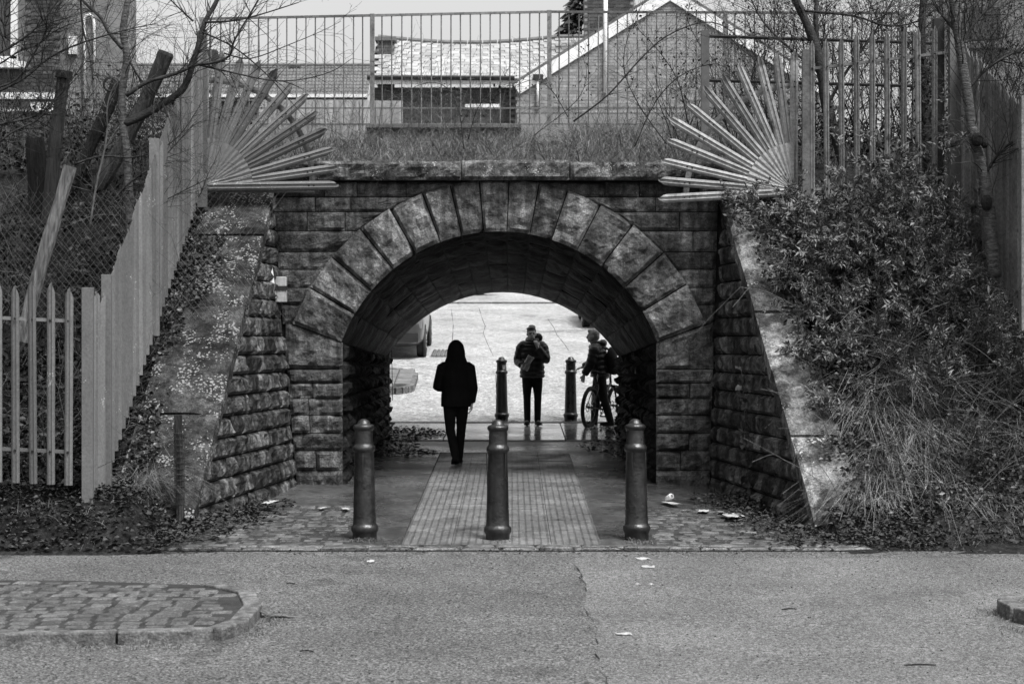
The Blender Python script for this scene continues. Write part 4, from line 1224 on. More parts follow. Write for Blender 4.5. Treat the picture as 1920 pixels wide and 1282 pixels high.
def person(loc, rz, J, label, look):
    root = empty('person', loc, label, 'person'); root.rotation_euler = (0, 0, rz)
    O = (0, 0, 0)
    # body: one continuous surface
    mb = MB()
    for s_ in 'LR':
        limb(mb, [J['hip' + s_], J['knee' + s_], J['ank' + s_]], [.078, .052, .036])
        limb(mb, [J['sh' + s_], J['el' + s_], J['wr' + s_]], [.044, .036, .025])
        a = Vector(J['ank' + s_]); t = Vector(J['toe' + s_]); mb.tube([a, a.lerp(t, .5) + Vector((0, 0, -.02)), t], [.034, .034, .026], 8)
        hand(mb, J['wr' + s_], J['hd' + s_], J['pm' + s_], J.get('curl' + s_, .5))
    torso(mb, J['spine'], [(.15, .10), (.13, .09), (.16, .105), (.16, .085), (.06, .055)])
    mb.tube([J['spine'][-1], Vector(J['head']) + Vector((0, -.01, -.06))], [.054, .05], 12)
    q = head(mb, J['head'], J.get('yaw', 0), J.get('hk', 1))
    union('body', mb, .0085, m_skin, root, 2, O)
    hk = J.get('hk', 1)
    for s_ in (-1, 1):
        MB().ball(q(s_ * .030, .082, .006), .0105 * hk, 10, 7).build('eye', m_plast, root, True, O)
    # trousers
    mb = MB(); w1 = look.get('leg', 1.0)
    for s_ in 'LR':
        a = Vector(J['ank' + s_]); kk = Vector(J['knee' + s_])
        hp = Vector(J['hip' + s_])
        limb(mb, [hp + Vector((0, 0, .02)), hp.lerp(kk, .5), kk, kk.lerp(a, .5), a + Vector((0, 0, -.02))], [.098 * w1, .086 * w1, .066 * w1, .062 * w1, .056 * w1], 14, 5, .035, 11)
    p0 = Vector(J['spine'][0]); mb.tube([p0 + Vector((0, 0, -.09)), p0, p0 + Vector((0, 0, .12))], [(.13, .10), (.165, .118), (.155, .11)], 16, True, (1, 0, 0))
    union('trousers', mb, .011, look['trou'], root, 3, O)
    for s_ in 'LR':
        mb = MB(); a = Vector(J['ank' + s_]); t = Vector(J['toe' + s_]); d = (t - a); dn = Vector((d.x, d.y, 0)).normalized(); side = dn.cross(Vector((0, 0, 1)))
        tilt = d.normalized()
        heel = a - dn * .055 + Vector((0, 0, -.045))
        mb.tube([a + Vector((0, 0, .03)), a + Vector((0, 0, -.03))], [.046, .05], 12)
        mb.tube([heel, a.lerp(t, .35) + Vector((0, 0, -.03)), a.lerp(t, .75) + Vector((0, 0, -.012)), t + dn * .03], [(.038, .036), (.045, .042), (.048, .034), (.032, .02)], 12, True, side)
        so_ = union('shoe', mb, .010, look['shoe'], root, 2, O)
        MB().tube([heel + Vector((0, 0, -.028)), t + dn * .035 + Vector((0, 0, -.014))], [(.046, .012), (.046, .012)], 10, True, side).build('sole', look.get('sole', m_rubber), so_, False, O)
    # jacket
    mb = MB(); rib = look.get('rib', 0); jw = look.get('jw', 1.0)
    sp = [Vector(p) for p in J['spine']]
    hem = sp[0] + Vector((0, 0, look.get('hem', -.06)))
    pad = .035 * jw
    rr = [(.165 + pad, .120 + pad), (.165 + pad, .118 + pad), (.155 + pad, .112 + pad), (.172 + pad, .118 + pad), (.165 + pad, .095 + pad), (.075 + pad, .07 + pad)]
    torso(mb, [hem] + sp, rr, 6, rib, 8)
    for s_ in 'LR':
        sh, el, wr = Vector(J['sh' + s_]), Vector(J['el' + s_]), Vector(J['wr' + s_])
        limb(mb, [sp[3].lerp(sh, .6), sh + Vector((0, 0, -.01)), el, wr - (wr - el).normalized() * .02], [.075 * jw + .01, .076 * jw + .008, .062 * jw + .006, .046 * jw + .006], 14, 8, rib * 1.3, 9)
    jk = union('jacket', mb, .0105, look['jack'], root, 2, O)
    if rib:
        z = MB(); z.tube([hem + Vector((0, .155 + .0, .02)), sp[1] + Vector((0, .15, 0)), sp[2] + Vector((0, .158, 0)), sp[3] + Vector((0, .125, .02))], .006, 5); z.build('zip', m_plast, jk, False, O)
    return root, q, O

# boy eating, facing the camera
S_ = 1.0
J = dict(hipL=(-.085, 0, .87), hipR=(.085, 0, .87), kneeL=(-.092, .025, .47), kneeR=(.088, .025, .47), ankL=(-.088, 0, .085), ankR=(.082, 0, .085), toeL=(-.125, .15, .035), toeR=(.10, .155, .035),
         shL=(-.175, 0, 1.33), shR=(.175, 0, 1.33), elL=(-.235, .07, 1.10), elR=(.245, -.02, 1.08), wrL=(-.085, .165, 1.315), wrR=(.165, .175, 1.00),
         hdL=(.28, -.10, 1), pmL=(.4, -1, .1), hdR=(-.55, .25, .35), pmR=(-.2, -.4, .9), curlL=.8, curlR=.75,
         spine=[(0, 0, .90), (0, .005, 1.05), (0, .005, 1.20), (0, -.005, 1.34), (0, 0, 1.42)], head=(.012, .03, 1.535), yaw=.06, hk=1.0)
loc = ((998 - 960) * 32.25 / F, 32.25, G(32.25) + .026)
boy, q, O = person(loc, PI, J, 'boy in dark quilted jacket eating from a packet, facing the underpass', dict(trou=m_jean, shoe=m_plast, jack=m_puff, rib=.13, hem=-.10, leg=.96, jw=1.08))
mb = MB(); rot = None
mb.ball(q(0, -.02, .048), (.080, .096, .086), 16, 12); mb.ball(q(.0, .045, .095), (.062, .045, .035), 12, 8); mb.ball(q(0, -.06, .0), (.07, .055, .075), 12, 8)
for k in range(40):
    r_ = random.Random(k); a = r_.uniform(0, 2 * PI); e = r_.uniform(.3, 1.4)
    mb.ball(q(.072 * math.cos(a) * math.cos(e), -.01 + .088 * math.sin(a) * math.cos(e), .06 + .078 * math.sin(e)), r_.uniform(.014, .022), 7, 5)
union('hair', mb, .007, m_hair, boy, 1, O)
mb = MB(); mb.torus((0, -.015, 1.43), .082, .034, 'z', 22, 8); mb.ball((-.095, -.085, 1.47), (.085, .055, .085), 14, 9); mb.ball((.02, -.12, 1.43), (.10, .05, .075), 14, 9)
union('hood', mb, .009, m_puff, boy, 2, O)
MB().torus((.02, .03, 1.435), .06, .018, 'z', 18, 6).build('collar', m_paper, boy, True, O)
# crumpled packet in his right hand, snack at his mouth
pk = MB(); r_ = random.Random(3); P0 = Vector((.085, .235, 1.01))
for i in range(5):
    for j in range(4):
        u, v = i / 4 - .5, j / 3 - .5
        pk.v.append(tuple(P0 + Vector((-.10 * u - .13 * v + r_.uniform(-.01, .01), .02 + r_.uniform(-.022, .022), -.05 * u + .22 * v + .04))))
for i in range(4):
    for j in range(3): a = i * 4 + j; pk.f.append((a, a + 4, a + 5, a + 1))
pm = pk.build('snack_packet', m_foil, None)
mdf = pm.modifiers.new('s', 'SOLIDIFY'); mdf.thickness = .03; bake(pm)
pm.location = loc; pm.rotation_euler = (0, 0, PI); tag(pm, 'crumpled shiny snack packet held by the boy at his waist', 'packet', None, 'thing')
sn = union('snack', MB().ball((-.012, .135, 1.465), (.022, .018, .013), 10, 7).ball((-.03, .14, 1.455), (.014, .012, .016), 8, 6), .005, m_paper, None, 1)
sn.location = loc; sn.rotation_euler = (0, 0, PI); tag(sn, 'pale morsel of food at the mouth of the eating boy', 'food', None, 'thing')

# hooded walker, seen from behind, walking away
J = dict(hipL=(-.085, 0, .86), hipR=(.085, 0, .86), kneeL=(-.075, .02, .46), kneeR=(.07, .16, .47), ankL=(-.012, -.17, .145), ankR=(.04, .30, .085), toeL=(-.02, -.05, .03), toeR=(.05, .46, .04),
         shL=(-.175, 0, 1.28), shR=(.175, 0, 1.28), elL=(-.245, .06, 1.02), elR=(.225, -.03, 1.0), wrL=(-.10, .23, .99), wrR=(.205, .05, .80),
         hdL=(.7, .5, .3), pmL=(0, -1, 0), hdR=(.0, .25, -1), pmR=(-1, .2, 0), curlL=.7, curlR=.55,
         spine=[(0, 0, .88), (0, .01, 1.02), (0, .012, 1.16), (0, .015, 1.28), (0, .02, 1.36)], head=(0, .035, 1.475), hk=.98)
D_ = 25.15; loc = ((855 - 960) * D_ / F, D_, G(D_) + .02)
walker, q, O = person(loc, R(2), J, 'hooded person in black clothes walking away through the passage', dict(trou=m_cloth, shoe=m_cloth, jack=m_cloth, rib=0, hem=-.12, jw=.92, leg=.94, sole=m_cloth))
mb = MB(); mb.ball((0, .02, 1.50), (.112, .124, .135), 18, 14); mb.ball((0, .0, 1.575), (.075, .09, .065), 14, 9)
mb.tube([(0, .0, 1.24), (0, .0, 1.33), (0, .01, 1.42), (0, .015, 1.50)], [(.20, .12), (.155, .125), (.122, .125), (.118, .12)], 18, True, (1, 0, 0))
union('hood', mb, .010, m_cloth, walker, 3, O)

# bystander with the bicycle
J = dict(hipL=(-.09, 0, .86), hipR=(.09, .02, .86), kneeL=(-.11, -.08, .46), kneeR=(.12, .10, .46), ankL=(-.13, -.20, .09), ankR=(.12, .12, .085), toeL=(-.16, -.05, .035), toeR=(.14, .27, .035),
         shL=(-.175, .06, 1.30), shR=(.175, .06, 1.30), elL=(-.235, .12, 1.05), elR=(.235, .16, 1.06), wrL=(-.20, .245, .85), wrR=(.16, .34, .98),
         hdL=(.1, .25, -1), pmL=(1, -.2, .1), hdR=(-.2, 1, -.3), pmR=(0, 0, -1), curlL=.8, curlR=.7,
         spine=[(0, 0, .89), (0, .015, 1.03), (0, .035, 1.17), (0, .06, 1.30), (0, .085, 1.39)], head=(0, .125, 1.51), yaw=.1, hk=.98)
D_ = 32.35; loc = (1.485, D_, G(D_) + .012)
cyc, q, O = person(loc, R(78), J, 'person in dark quilted jacket with backpack standing astride a bicycle', dict(trou=m_jean, shoe=m_plast, jack=m_puff2, rib=.13, hem=-.07, leg=1.08, jw=1.15))
mb = MB(); mb.ball(q(0, -.02, .045), (.082, .10, .088), 16, 12); mb.ball(q(0, -.065, .0), (.072, .055, .08), 12, 8); mb.ball(q(0, .05, .09), (.06, .04, .035), 10, 7)
union('hair', mb, .008, m_hairp, cyc, 1, O)
mb = MB(); mb.torus((0, .05, 1.40), .088, .036, 'z', 22, 8); mb.ball((0, -.05, 1.39), (.11, .07, .07), 14, 9)
union('hood', mb, .009, m_puff2, cyc, 2, O)
BPk = empty('backpack', loc, 'dark rounded backpack worn by the person with the bicycle', 'backpack'); BPk.rotation_euler = (0, 0, R(78))
mb = MB(); mb.ball((0, -.20, 1.10), (.155, .10, .24), 18, 12); mb.ball((0, -.235, 1.0), (.13, .09, .15), 16, 10); union('bag', mb, .012, m_plast, BPk, 3, O)
for s_ in (-1, 1): MB().tube([(s_ * .10, -.13, 1.28), (s_ * .12, .02, 1.385), (s_ * .12, .17, 1.28), (s_ * .13, .16, 1.10), (s_ * .12, -.13, .96)], [(.022, .007)] * 5, 6).build('strap', m_plast, BPk, True, O)

# ------------------------------------------------------------------ bicycle (local: y forward, x right)
BK = empty('bicycle', (1.275, 31.95, G(31.95)), 'mountain bike with chunky tyres standing at the far end of the passage', 'bicycle')
BK.rotation_euler = (0, R(4), R(-25))
def bwheel(y):
    t = MB().torus((0, 0, 0), .314, .033, 'x', 48, 10)
    for k in range(64):
        a = 2 * PI * k / 64
        for s_ in (-.014, .014): t.box((s_, .345 * math.cos(a), .345 * math.sin(a)), (.014, .013, .010), Matrix.Rotation(a, 3, 'X'))
    ty = t.build('wheel', m_rubber, BK, False, (0, y, .347))
    MB().torus((0, 0, 0), .286, .013, 'x', 48, 6).build('rim', m_plast, ty, True, (0, 0, 0))
    sp = MB()
    for k in range(28):
        a = 2 * PI * k / 28 + .1 * (k % 2); s_ = .028 if k % 2 else -.028
        sp.tube([(s_, .02 * math.cos(a + .8), .02 * math.sin(a + .8)), (0, .284 * math.cos(a), .284 * math.sin(a))], .0018, 3)
    sp.build('spokes', m_chrome, ty, False, (0, 0, 0))
    MB().lathe([(.012, -.06), (.022, -.034), (.016, 0), (.022, .034), (.012, .06)], 12, (0, 0, 0), 'x').build('hub', m_plast, ty, True, (0, 0, 0))
    MB().torus((-.04, 0, 0), .075, .008, 'x', 24, 4).build('brake_disc', m_chrome, ty, False, (0, 0, 0))
bwheel(0); bwheel(1.08)
fr = MB(); BB = Vector((0, .43, .31)); ST = Vector((0, .27, .77)); HT = Vector((0, .80, .88)); HB = Vector((0, .845, .74)); AX = Vector((0, 0, .347)); FA = Vector((0, 1.08, .347))
fr.tube([BB, ST], .017, 8); fr.tube([ST + Vector((0, .01, -.03)), HT + Vector((0, 0, -.02))], .018, 8); fr.tube([BB, HB], .022, 8); fr.tube([HB + Vector((0, .012, -.03)), HT + Vector((0, -.008, .03))], .022, 8)
for s_ in (-1, 1):
    o_ = Vector((s_ * .062, 0, 0)); fr.tube([AX + o_, AX.lerp(BB, .7) + o_ * .7, BB + Vector((s_ * .03, -.02, 0))], .010, 6); fr.tube([AX + o_, AX.lerp(ST, .75) + o_ * .8, ST + Vector((s_ * .015, -.01, -.04))], .009, 6)
fr.build('frame', m_galvd, BK, True, (0, 0, 0))
fk = MB()
for s_ in (-1, 1): fk.tube([HB + Vector((s_ * .06, .03, -.06)), FA + Vector((s_ * .06, -.01, 0))], [.018, .014], 8)
fk.box(HB + Vector((0, .025, -.05)), (.15, .05, .04)); fk.tube([HT, HT + Vector((0, -.03, .09))], .014, 8); fk.build('fork', m_plast, BK, True, (0, 0, 0))
MB().tube([(-.33, .74, 1.02), (-.2, .78, .995), (0, .80, .975), (.2, .78, .995), (.33, .74, 1.02)], .013, 8).build('handlebar', m_plast, BK, True, (0, 0, 0))
for s_ in (-1, 1): MB().tube([(s_ * .32, .742, 1.02), (s_ * .21, .775, .998)], .018, 8).build('grip', m_rubber, BK, True, (0, 0, 0))
MB().tube([ST, ST + Vector((0, -.05, .13))], .013, 8).build('seatpost', m_chrome, BK, True, (0, 0, 0))
mb = MB(); mb.tube([(0, .08, .925), (0, .14, .94), (0, .24, .935), (0, .35, .925)], [(.055, .02), (.072, .026), (.035, .022), (.018, .014)], 12, True, (1, 0, 0)); mb.build('saddle', m_plast, BK, True, (0, 0, 0))
cr = MB().torus((.045, .43, .31), .085, .007, 'x', 26, 5); cr.tube([(.06, .43, .31), (.075, .30, .20)], .011, 6); cr.tube([(-.06, .43, .31), (-.075, .56, .42)], .011, 6); cr.tube([(-.06, .43, .31), (.06, .43, .31)], .018, 8); cr.build('crankset', m_steel, BK, False, (0, 0, 0))
for x, y, z in ((.12, .30, .20), (-.12, .56, .42)): MB().box((0, 0, 0), (.09, .075, .02)).build('pedal', m_plast, BK, False, (x, y, z))
ca = MB()
for k, r_ in enumerate((.055, .047, .039, .031)): ca.torus((.030 + k * .006, 0, .347), r_, .005, 'x', 20, 4)
ca.build('cassette', m_chrome, BK, False, (0, 0, 0))
MB().tube([(.048, 0, .29), (.05, .02, .24), (.05, .0, .20)], .012, 6).build('derailleur', m_plast, BK, False, (0, 0, 0))
MB().tube([(.046, 0, .397), (.046, .43, .395)], .004, 4).tube([(.046, .0, .20), (.046, .43, .225)], .004, 4).build('chain', m_plast, BK, False, (0, 0, 0))

# ------------------------------------------------------------------ vegetation helpers
nr_ = np.random.default_rng(4)
def unit(v): return v / np.maximum(np.linalg.norm(v, axis=-1, keepdims=True), 1e-9)
def leaf_mesh(name, P, Dr, size, ratio, fold=.18, up=None, rng=nr_):
    n = len(P); Dr = unit(Dr)
    rv = unit(rng.normal(size=(n, 3)) + (np.array([0, -.5, 1.0]) if up is None else up))
    side = unit(np.cross(Dr, rv)); nor = unit(np.cross(side, Dr))
    size = np.asarray(size)[:, None]; w_ = size * ratio
    a = P; tip = P + Dr * size - nor * size * .12
    l = P + Dr * size * .45 + side * w_ * .5 + nor * size * fold * .5
    r_ = P + Dr * size * .45 - side * w_ * .5 + nor * size * fold * .5
    V = np.stack([a, r_, tip, l], 1).reshape(-1, 3)
    k = np.arange(n)[:, None] * 4
    Fq = np.concatenate([k + np.array([[0, 1, 2]]), k + np.array([[0, 2, 3]])], 0)
    return np_mesh(name, V, Fq)
def Tn(X, D): return np.array([T(float(x), float(d)) for x, d in zip(X, D)])
def grass_mesh(name, B, H, lean, droop, wd, rng=nr_, seg=4):
    n = len(B); ts = np.linspace(0, 1, seg)
    d = unit(np.concatenate([lean, np.ones((n, 1))], 1)); H = H[:, None]
    hor = np.concatenate([lean, np.zeros((n, 1))], 1); hor = unit(hor + rng.normal(size=(n, 3)) * np.array([.05, .05, 0]))
    side = unit(np.cross(hor, np.array([0, 0, 1.0])) + rng.normal(size=(n, 3)) * .5)
    V = []
    for t in ts:
        c = B + d * H * t + hor * H * droop[:, None] * t * t * .8 - np.array([0, 0, 1.0]) * H * droop[:, None] * t * t * t * .9
        w_ = wd * (1 - t * .85)
        V += [c - side * w_, c + side * w_]
    V = np.stack(V, 1).reshape(-1, 3); k = np.arange(n)[:, None] * (2 * seg)
    Fq = np.concatenate([k + np.array([[2 * i, 2 * i + 1, 2 * i + 3, 2 * i + 2]]) for i in range(seg - 1)], 0)
    return np_mesh(name, V, Fq)

def twig(mb, p, d, L, r, depth, rng, grav=0.0, wig=.22, kids=(2, 4), ang=(.5, 1.0), tips=None, seg=3):
    p = Vector(p); d = Vector(d).normalized(); n = max(3, int(L / .11)); st = L / n
    pts = [p.copy()]; rad = [r]
    for i in range(n):
        d = (d + Vector((rng.gauss(0, wig), rng.gauss(0, wig), rng.gauss(0, wig) - grav)) * .5).normalized()
        p = p + d * st; pts.append(p.copy()); rad.append(r * (1 - .75 * (i + 1) / n))
        if depth > 0 and i > 0 and rng.random() < rng.uniform(*kids) / n:
            ax = d.orthogonal(); ax.rotate(Matrix.Rotation(rng.uniform(0, 2 * PI), 3, d))
            d2 = d.copy(); d2.rotate(Matrix.Rotation(rng.uniform(*ang), 3, ax))
            twig(mb, p, d2, L * rng.uniform(.35, .6) , rad[-1] * .65, depth - 1, rng, grav, wig, kids, ang, tips, 3)
    mb.tube(pts, [max(x, .0016) for x in rad], seg, False)
    if tips is not None: tips.append((p.copy(), d.copy()))

def smooth_path(pts, sub=4):
    P_ = [Vector(p) for p in pts]; out = []
    for i in range(len(P_) - 1):
        p0, p1, p2, p3 = P_[max(i - 1, 0)], P_[i], P_[i + 1], P_[min(i + 2, len(P_) - 1)]
        for k in range(sub):
            t = k / sub
            out.append(.5 * ((2 * p1) + (p2 - p0) * t + (2 * p0 - 5 * p1 + 4 * p2 - p3) * t * t + (3 * p1 - p0 - 3 * p2 + p3) * t ** 3))
    out.append(P_[-1]); return out
def limb_px(mb, path, D, r0, r1, rng, seg=6, tw=None, twn=6, twl=.5, depth=2, grav=0.02, twr=.006, jit=.12):
    """a limb along a path; tw = mesh builder for its side twigs"""
    n = len(path); P_ = []; dd = 0
    for i, (x, y) in enumerate(path):
        if i: dd += rng.uniform(-jit, jit)
        P_.append(W(x, y, D + dd))
    P_ = smooth_path(P_); m = len(P_)
    rad = [lerp(r0, r1, i / (m - 1)) * rng.uniform(.92, 1.08) for i in range(m)]
    mb.tube(P_, rad, seg)
    if tw is not None:
        for k in range(int(twn * 1.7)):
            i = rng.randrange(max(1, m // 6), m); t = (P_[i] - P_[i - 1]).normalized()
            ax = t.orthogonal(); ax.rotate(Matrix.Rotation(rng.uniform(0, 2 * PI), 3, t)); d = t.copy(); d.rotate(Matrix.Rotation(rng.uniform(.5, 1.2), 3, ax))
            d = (d + Vector((0, 0, .15))).normalized()
            twig(tw, P_[i], d, twl * rng.uniform(.5, 1.4), min(twr, rad[i] * .6), depth, rng, grav)
    return P_

rv = random.Random(77)
# ------------------------------------------------------------------ left: bare trees
tr = empty('bare_tree', W(244, 440, 20.6), 'bare smooth-barked tree with a forked limb arching over the spiked fan', 'tree')
mb, tw = MB(), MB()
limb_px(mb, [(248, 520), (243, 400), (238, 290), (230, 235), (229, 170), (238, 112), (231, 60), (238, 10), (246, -40)], 20.6, .052, .032, rv, 9, tw, 10, .5, jit=.02)
mb.build('trunk', m_barkp, tr, True); mb = MB()
limb_px(mb, [(231, 232), (265, 218), (305, 195), (338, 172), (352, 150), (362, 118), (372, 85), (385, 40), (405, 5), (420, -40)], 20.6, .046, .022, rv, 8, tw, 22, .6, jit=.03)
mb.build('limb', m_bark, tr, True)
for path, r0, r1, n_ in ((((237, 180), (275, 155), (330, 138), (368, 122), (400, 118), (430, 105), (440, 75), (470, 25), (490, -10)), .022, .008, 16),
                         (((230, 92), (205, 62), (190, 35), (165, 12), (140, -15)), .024, .014, 10), (((150, -15), (155, 50), (165, 90), (175, 150)), .014, .006, 6),
                         (((372, 122), (430, 135), (500, 150), (560, 150), (620, 135), (660, 110)), .011, .003, 10), (((385, 42), (430, 40), (480, 30), (560, 5)), .014, .005, 9),
                         (((362, 40), (335, 15), (310, -10)), .012, .006, 6), (((243, 116), (265, 150), (300, 185), (320, 230)), .012, .004, 6), (((378, 60), (440, 90), (500, 140), (545, 190), (580, 230)), .010, .003, 8),
                         (((140, 308), (190, 293), (250, 295), (300, 280), (340, 250), (380, 190)), .013, .004, 14), (((200, 390), (240, 345), (290, 310), (330, 270), (365, 230)), .014, .004, 14), (((240, 420), (265, 400), (330, 365), (400, 330)), .012, .004, 12),
                         (((420, 100), (470, 110), (540, 85), (600, 60), (640, 40)), .008, .002, 8)):
    mb = MB(); limb_px(mb, list(path), 20.5, r0, r1, rv, 6, tw, n_, .42, jit=.05); mb.build('limb', m_bark, tr, True)
tag(tw.build('twigs', m_twig, tr), kind='stuff')
tr = empty('bare_tree', W(-60, 420, 19.5), 'bare twiggy tree with long dark branches in front of the brick house', 'tree')
mb, tw = MB(), MB()
limb_px(mb, [(-60, 520), (-50, 350), (-45, 220), (-30, 120), (-10, 20), (5, -60)], 19.5, .06, .035, rv, 8, None); mb.build('trunk', m_bark, tr, True)
for path, r0, r1 in ((((-45, 190), (40, 150), (90, 110), (150, 82), (230, 58), (290, 45)), .016, .004), (((-40, 120), (30, 82), (80, 40), (115, -10)), .014, .006), (((-45, 240), (60, 220), (100, 190), (150, 140)), .014, .004),
                     (((-30, 170), (30, 150), (70, 90), (95, 40), (120, -10)), .013, .005), (((-10, 40), (8, 70), (10, 20), (20, -20)), .016, .009), (((0, 120), (40, 95), (70, 85), (110, 55), (170, 35)), .009, .003), (((-40, 300), (20, 250), (70, 225), (110, 180), (150, 130), (190, 80)), .012, .003)):
    mb = MB(); limb_px(mb, list(path), 19.6, r0, r1, rv, 6, tw, 17, .5, jit=.05); mb.build('limb', m_bark, tr, True)
tag(tw.build('twigs', m_twig, tr), kind='stuff')
sp = empty('sapling', W(170, 420, 20.0), 'thin pale sapling stem forking beside the leaning timber posts', 'sapling')
mb, tw = MB(), MB(); limb_px(mb, [(168, 430), (180, 350), (196, 280), (201, 240), (201, 200), (212, 165), (225, 150)], 20.0, .014, .005, rv, 6, tw, 8, .4, jit=.02); limb_px(mb, [(201, 205), (190, 180), (180, 160)], 20.0, .007, .003, rv, 5, tw, 2, .3)
mb.build('stem', m_twigp, sp, True); tag(tw.build('twigs', m_twigp, sp), kind='stuff')

# ------------------------------------------------------------------ timber posts and wire mesh on the left bank
def timber(path, D, wpx, mat, label, cap=False):
    P_ = [W(x, y, D) for x, y in path]; root = empty('timber_post', P_[0], label, 'post')
    r_ = wpx * D / F / 2; mb = MB(); rg = random.Random(int(wpx * 7))
    Q = smooth_path(P_, 3); mb.tube(Q, [r_ * rg.uniform(.9, 1.1) for _ in Q], 9); mb.build('shaft', mat, root)
    if cap:
        t = (P_[-1] - P_[-2]).normalized(); MB().tube([P_[-1] - t * .03, P_[-1] + t * .05], [r_ * 1.35, r_ * 1.2], 9).build('cap', m_woodd, root)
    return root
timber([(88, 420), (98, 330), (108, 230), (120, 142)], 21.0, 25, m_wood, 'upright weathered timber post with a dark cap before the brick house', True)
timber([(40, 640), (68, 530), (100, 420), (132, 312)], 19.2, 25, m_woodp, 'pale sun-bleached timber post leaning among the brambles')
timber([(185, 350), (215, 300), (260, 215), (300, 128), (312, 98)], 22.4, 30, m_wood, 'thick dark timber post leaning right with a hooked broken top')
timber([(148, 330), (165, 285), (195, 220), (222, 152)], 22.8, 24, m_woodd, 'blackened timber post leaning right beside the wire ring')
st = empty('tree_stump', W(72, 380, 21.4), 'rotten dark tree stump with peeling bark on the bramble bank', 'stump')
Q = smooth_path([W(75, 400, 21.4), W(72, 340, 21.4), (W(68, 300, 21.4)), W(66, 260, 21.4)], 3)
MB().tube(Q, [.135, .13, .125, .12, .118, .115, .112, .11, .105, .10][:len(Q)], 9).build('bark', m_woodd, st); MB().tube([Q[-1], Q[-1] + Vector((.02, 0, .03))], [.10, .085], 9).build('top', m_wood, st)
MB().torus(W(207, 158, 22.5), .08, .014, 'y', 24, 6).torus(W(208, 159, 22.48), .075, .009, 'y', 24, 5).build('wire_ring', m_black); tag(bpy.data.objects['wire_ring'], 'coil of dark wire hanging by the blackened post', 'wire coil', None, 'thing')
cl = empty('wire_fence', W(120, 480, 20.0), 'sagging chain link mesh strung across the bramble bank', 'fence')
mb = MB()
for k in range(40):
    for s_ in (-1, 1):
        a = (k * 12 - 120, 620); b = (a[0] + s_ * 230 if s_ > 0 else a[0] + 230 - 230, 0)
        x0 = k * 13 - 160
        p, q = ((x0, 600), (x0 + 190, 360)) if s_ > 0 else ((x0 + 190, 600), (x0, 360))
        mb.tube([W(*p, 20.0 + .1 * math.sin(k)), W((p[0] + q[0]) / 2, (p[1] + q[1]) / 2 + 4, 19.95), W(*q, 20.0)], .0017, 3, False)
tag(mb.build('wire_mesh', m_steel, cl), kind='stuff')
mb = MB()
for k in range(24): mb.tube([W(130 + k * 11, 128 + 2 * math.sin(k), 23.0), W(132 + k * 11, 262, 23.0)], .0026, 3, False)
for k in range(12): mb.tube([W(130, 130 + k * 11, 23.0), W(260, 132 + k * 11, 22.95), W(392, 129 + k * 11, 23.0)], .0026, 3, False)
tag(mb.build('wire_grid', m_black, cl), kind='stuff')
wp = empty('wrapped_post', W(336, 1004, 18.0), 'short grey timber post wrapped in rusty wire mesh at the foot of the wing wall', 'post')
MB().tube([W(338, 1010, 18.0), W(337, 900, 18.0), W(334, 778, 18.0)], [.042, .04, .036], 8).build('shaft', m_wood, wp)
mb = MB()
for k in range(13): mb.torus(W(336, 812 + k * 11, 18.0), .047, .003, 'z', 14, 4)
for a in range(6): mb.tube([W(336, 812, 18.0) + Vector((.047 * math.cos(a), .047 * math.sin(a), 0)), W(337, 944, 18.0) + Vector((.047 * math.cos(a), .047 * math.sin(a), 0))], .003, 4)
mb.build('wire_wrap', m_black, wp)

# ------------------------------------------------------------------ left bank leaves
def cop_z(x, d):
    c = ZT0 + .13 + ZSL * (d - 18.2)
    return max(T(x, d), c) if abs(x) < 3.72 and d > 18.0 else T(x, d)
def cover(name, n, xr, dr, hmax, size, ratio, mat, label, cat, flt=None, down=False, pw=2.0, up=None, zf=None):
    X = nr_.uniform(*xr, n); D = nr_.uniform(*dr, n)
    if flt is not None: m = flt(X, D); X, D = X[m], D[m]
    n = len(X); cl_ = np.array([ns(x, d, 1.6, 5.0) for x, d in zip(X, D)])
    Z = (Tn(X, D) if zf is None else np.array([zf(x, d) for x, d in zip(X, D)])) + hmax * np.clip(.55 + cl_, .05, 1.3) * nr_.random(n) ** (1 / pw) - .02
    P = np.stack([X, D, Z], 1); Dr = nr_.normal(size=(n, 3)) * np.array([1, 1, .5]) + np.array([0, -.35, -.25 if down else .1])
    me = leaf_mesh(name, P, Dr, nr_.uniform(*size, n), ratio, up=up); return tag(put(name, me, mat), label, cat, None, 'stuff')
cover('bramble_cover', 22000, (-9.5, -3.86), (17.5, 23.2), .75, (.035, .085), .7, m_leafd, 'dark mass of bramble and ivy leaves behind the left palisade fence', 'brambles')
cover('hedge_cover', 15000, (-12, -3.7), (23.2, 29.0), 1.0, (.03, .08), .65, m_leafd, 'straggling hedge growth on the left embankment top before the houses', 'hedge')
cover('ivy_cover', 7000, (-3.8, -3.05), (18.0, 22.7), .16, (.03, .075), .75, m_leafi, 'ivy and bramble leaves spilling over the lichened coping edge', 'ivy', flt=lambda X, D: X < -3.52 + .22 * np.array([ns(x * 2, d, 1.3, 2.0) for x, d in zip(X, D)]) + .2 * (D > 20.7) * (D < 21.9), zf=cop_z)
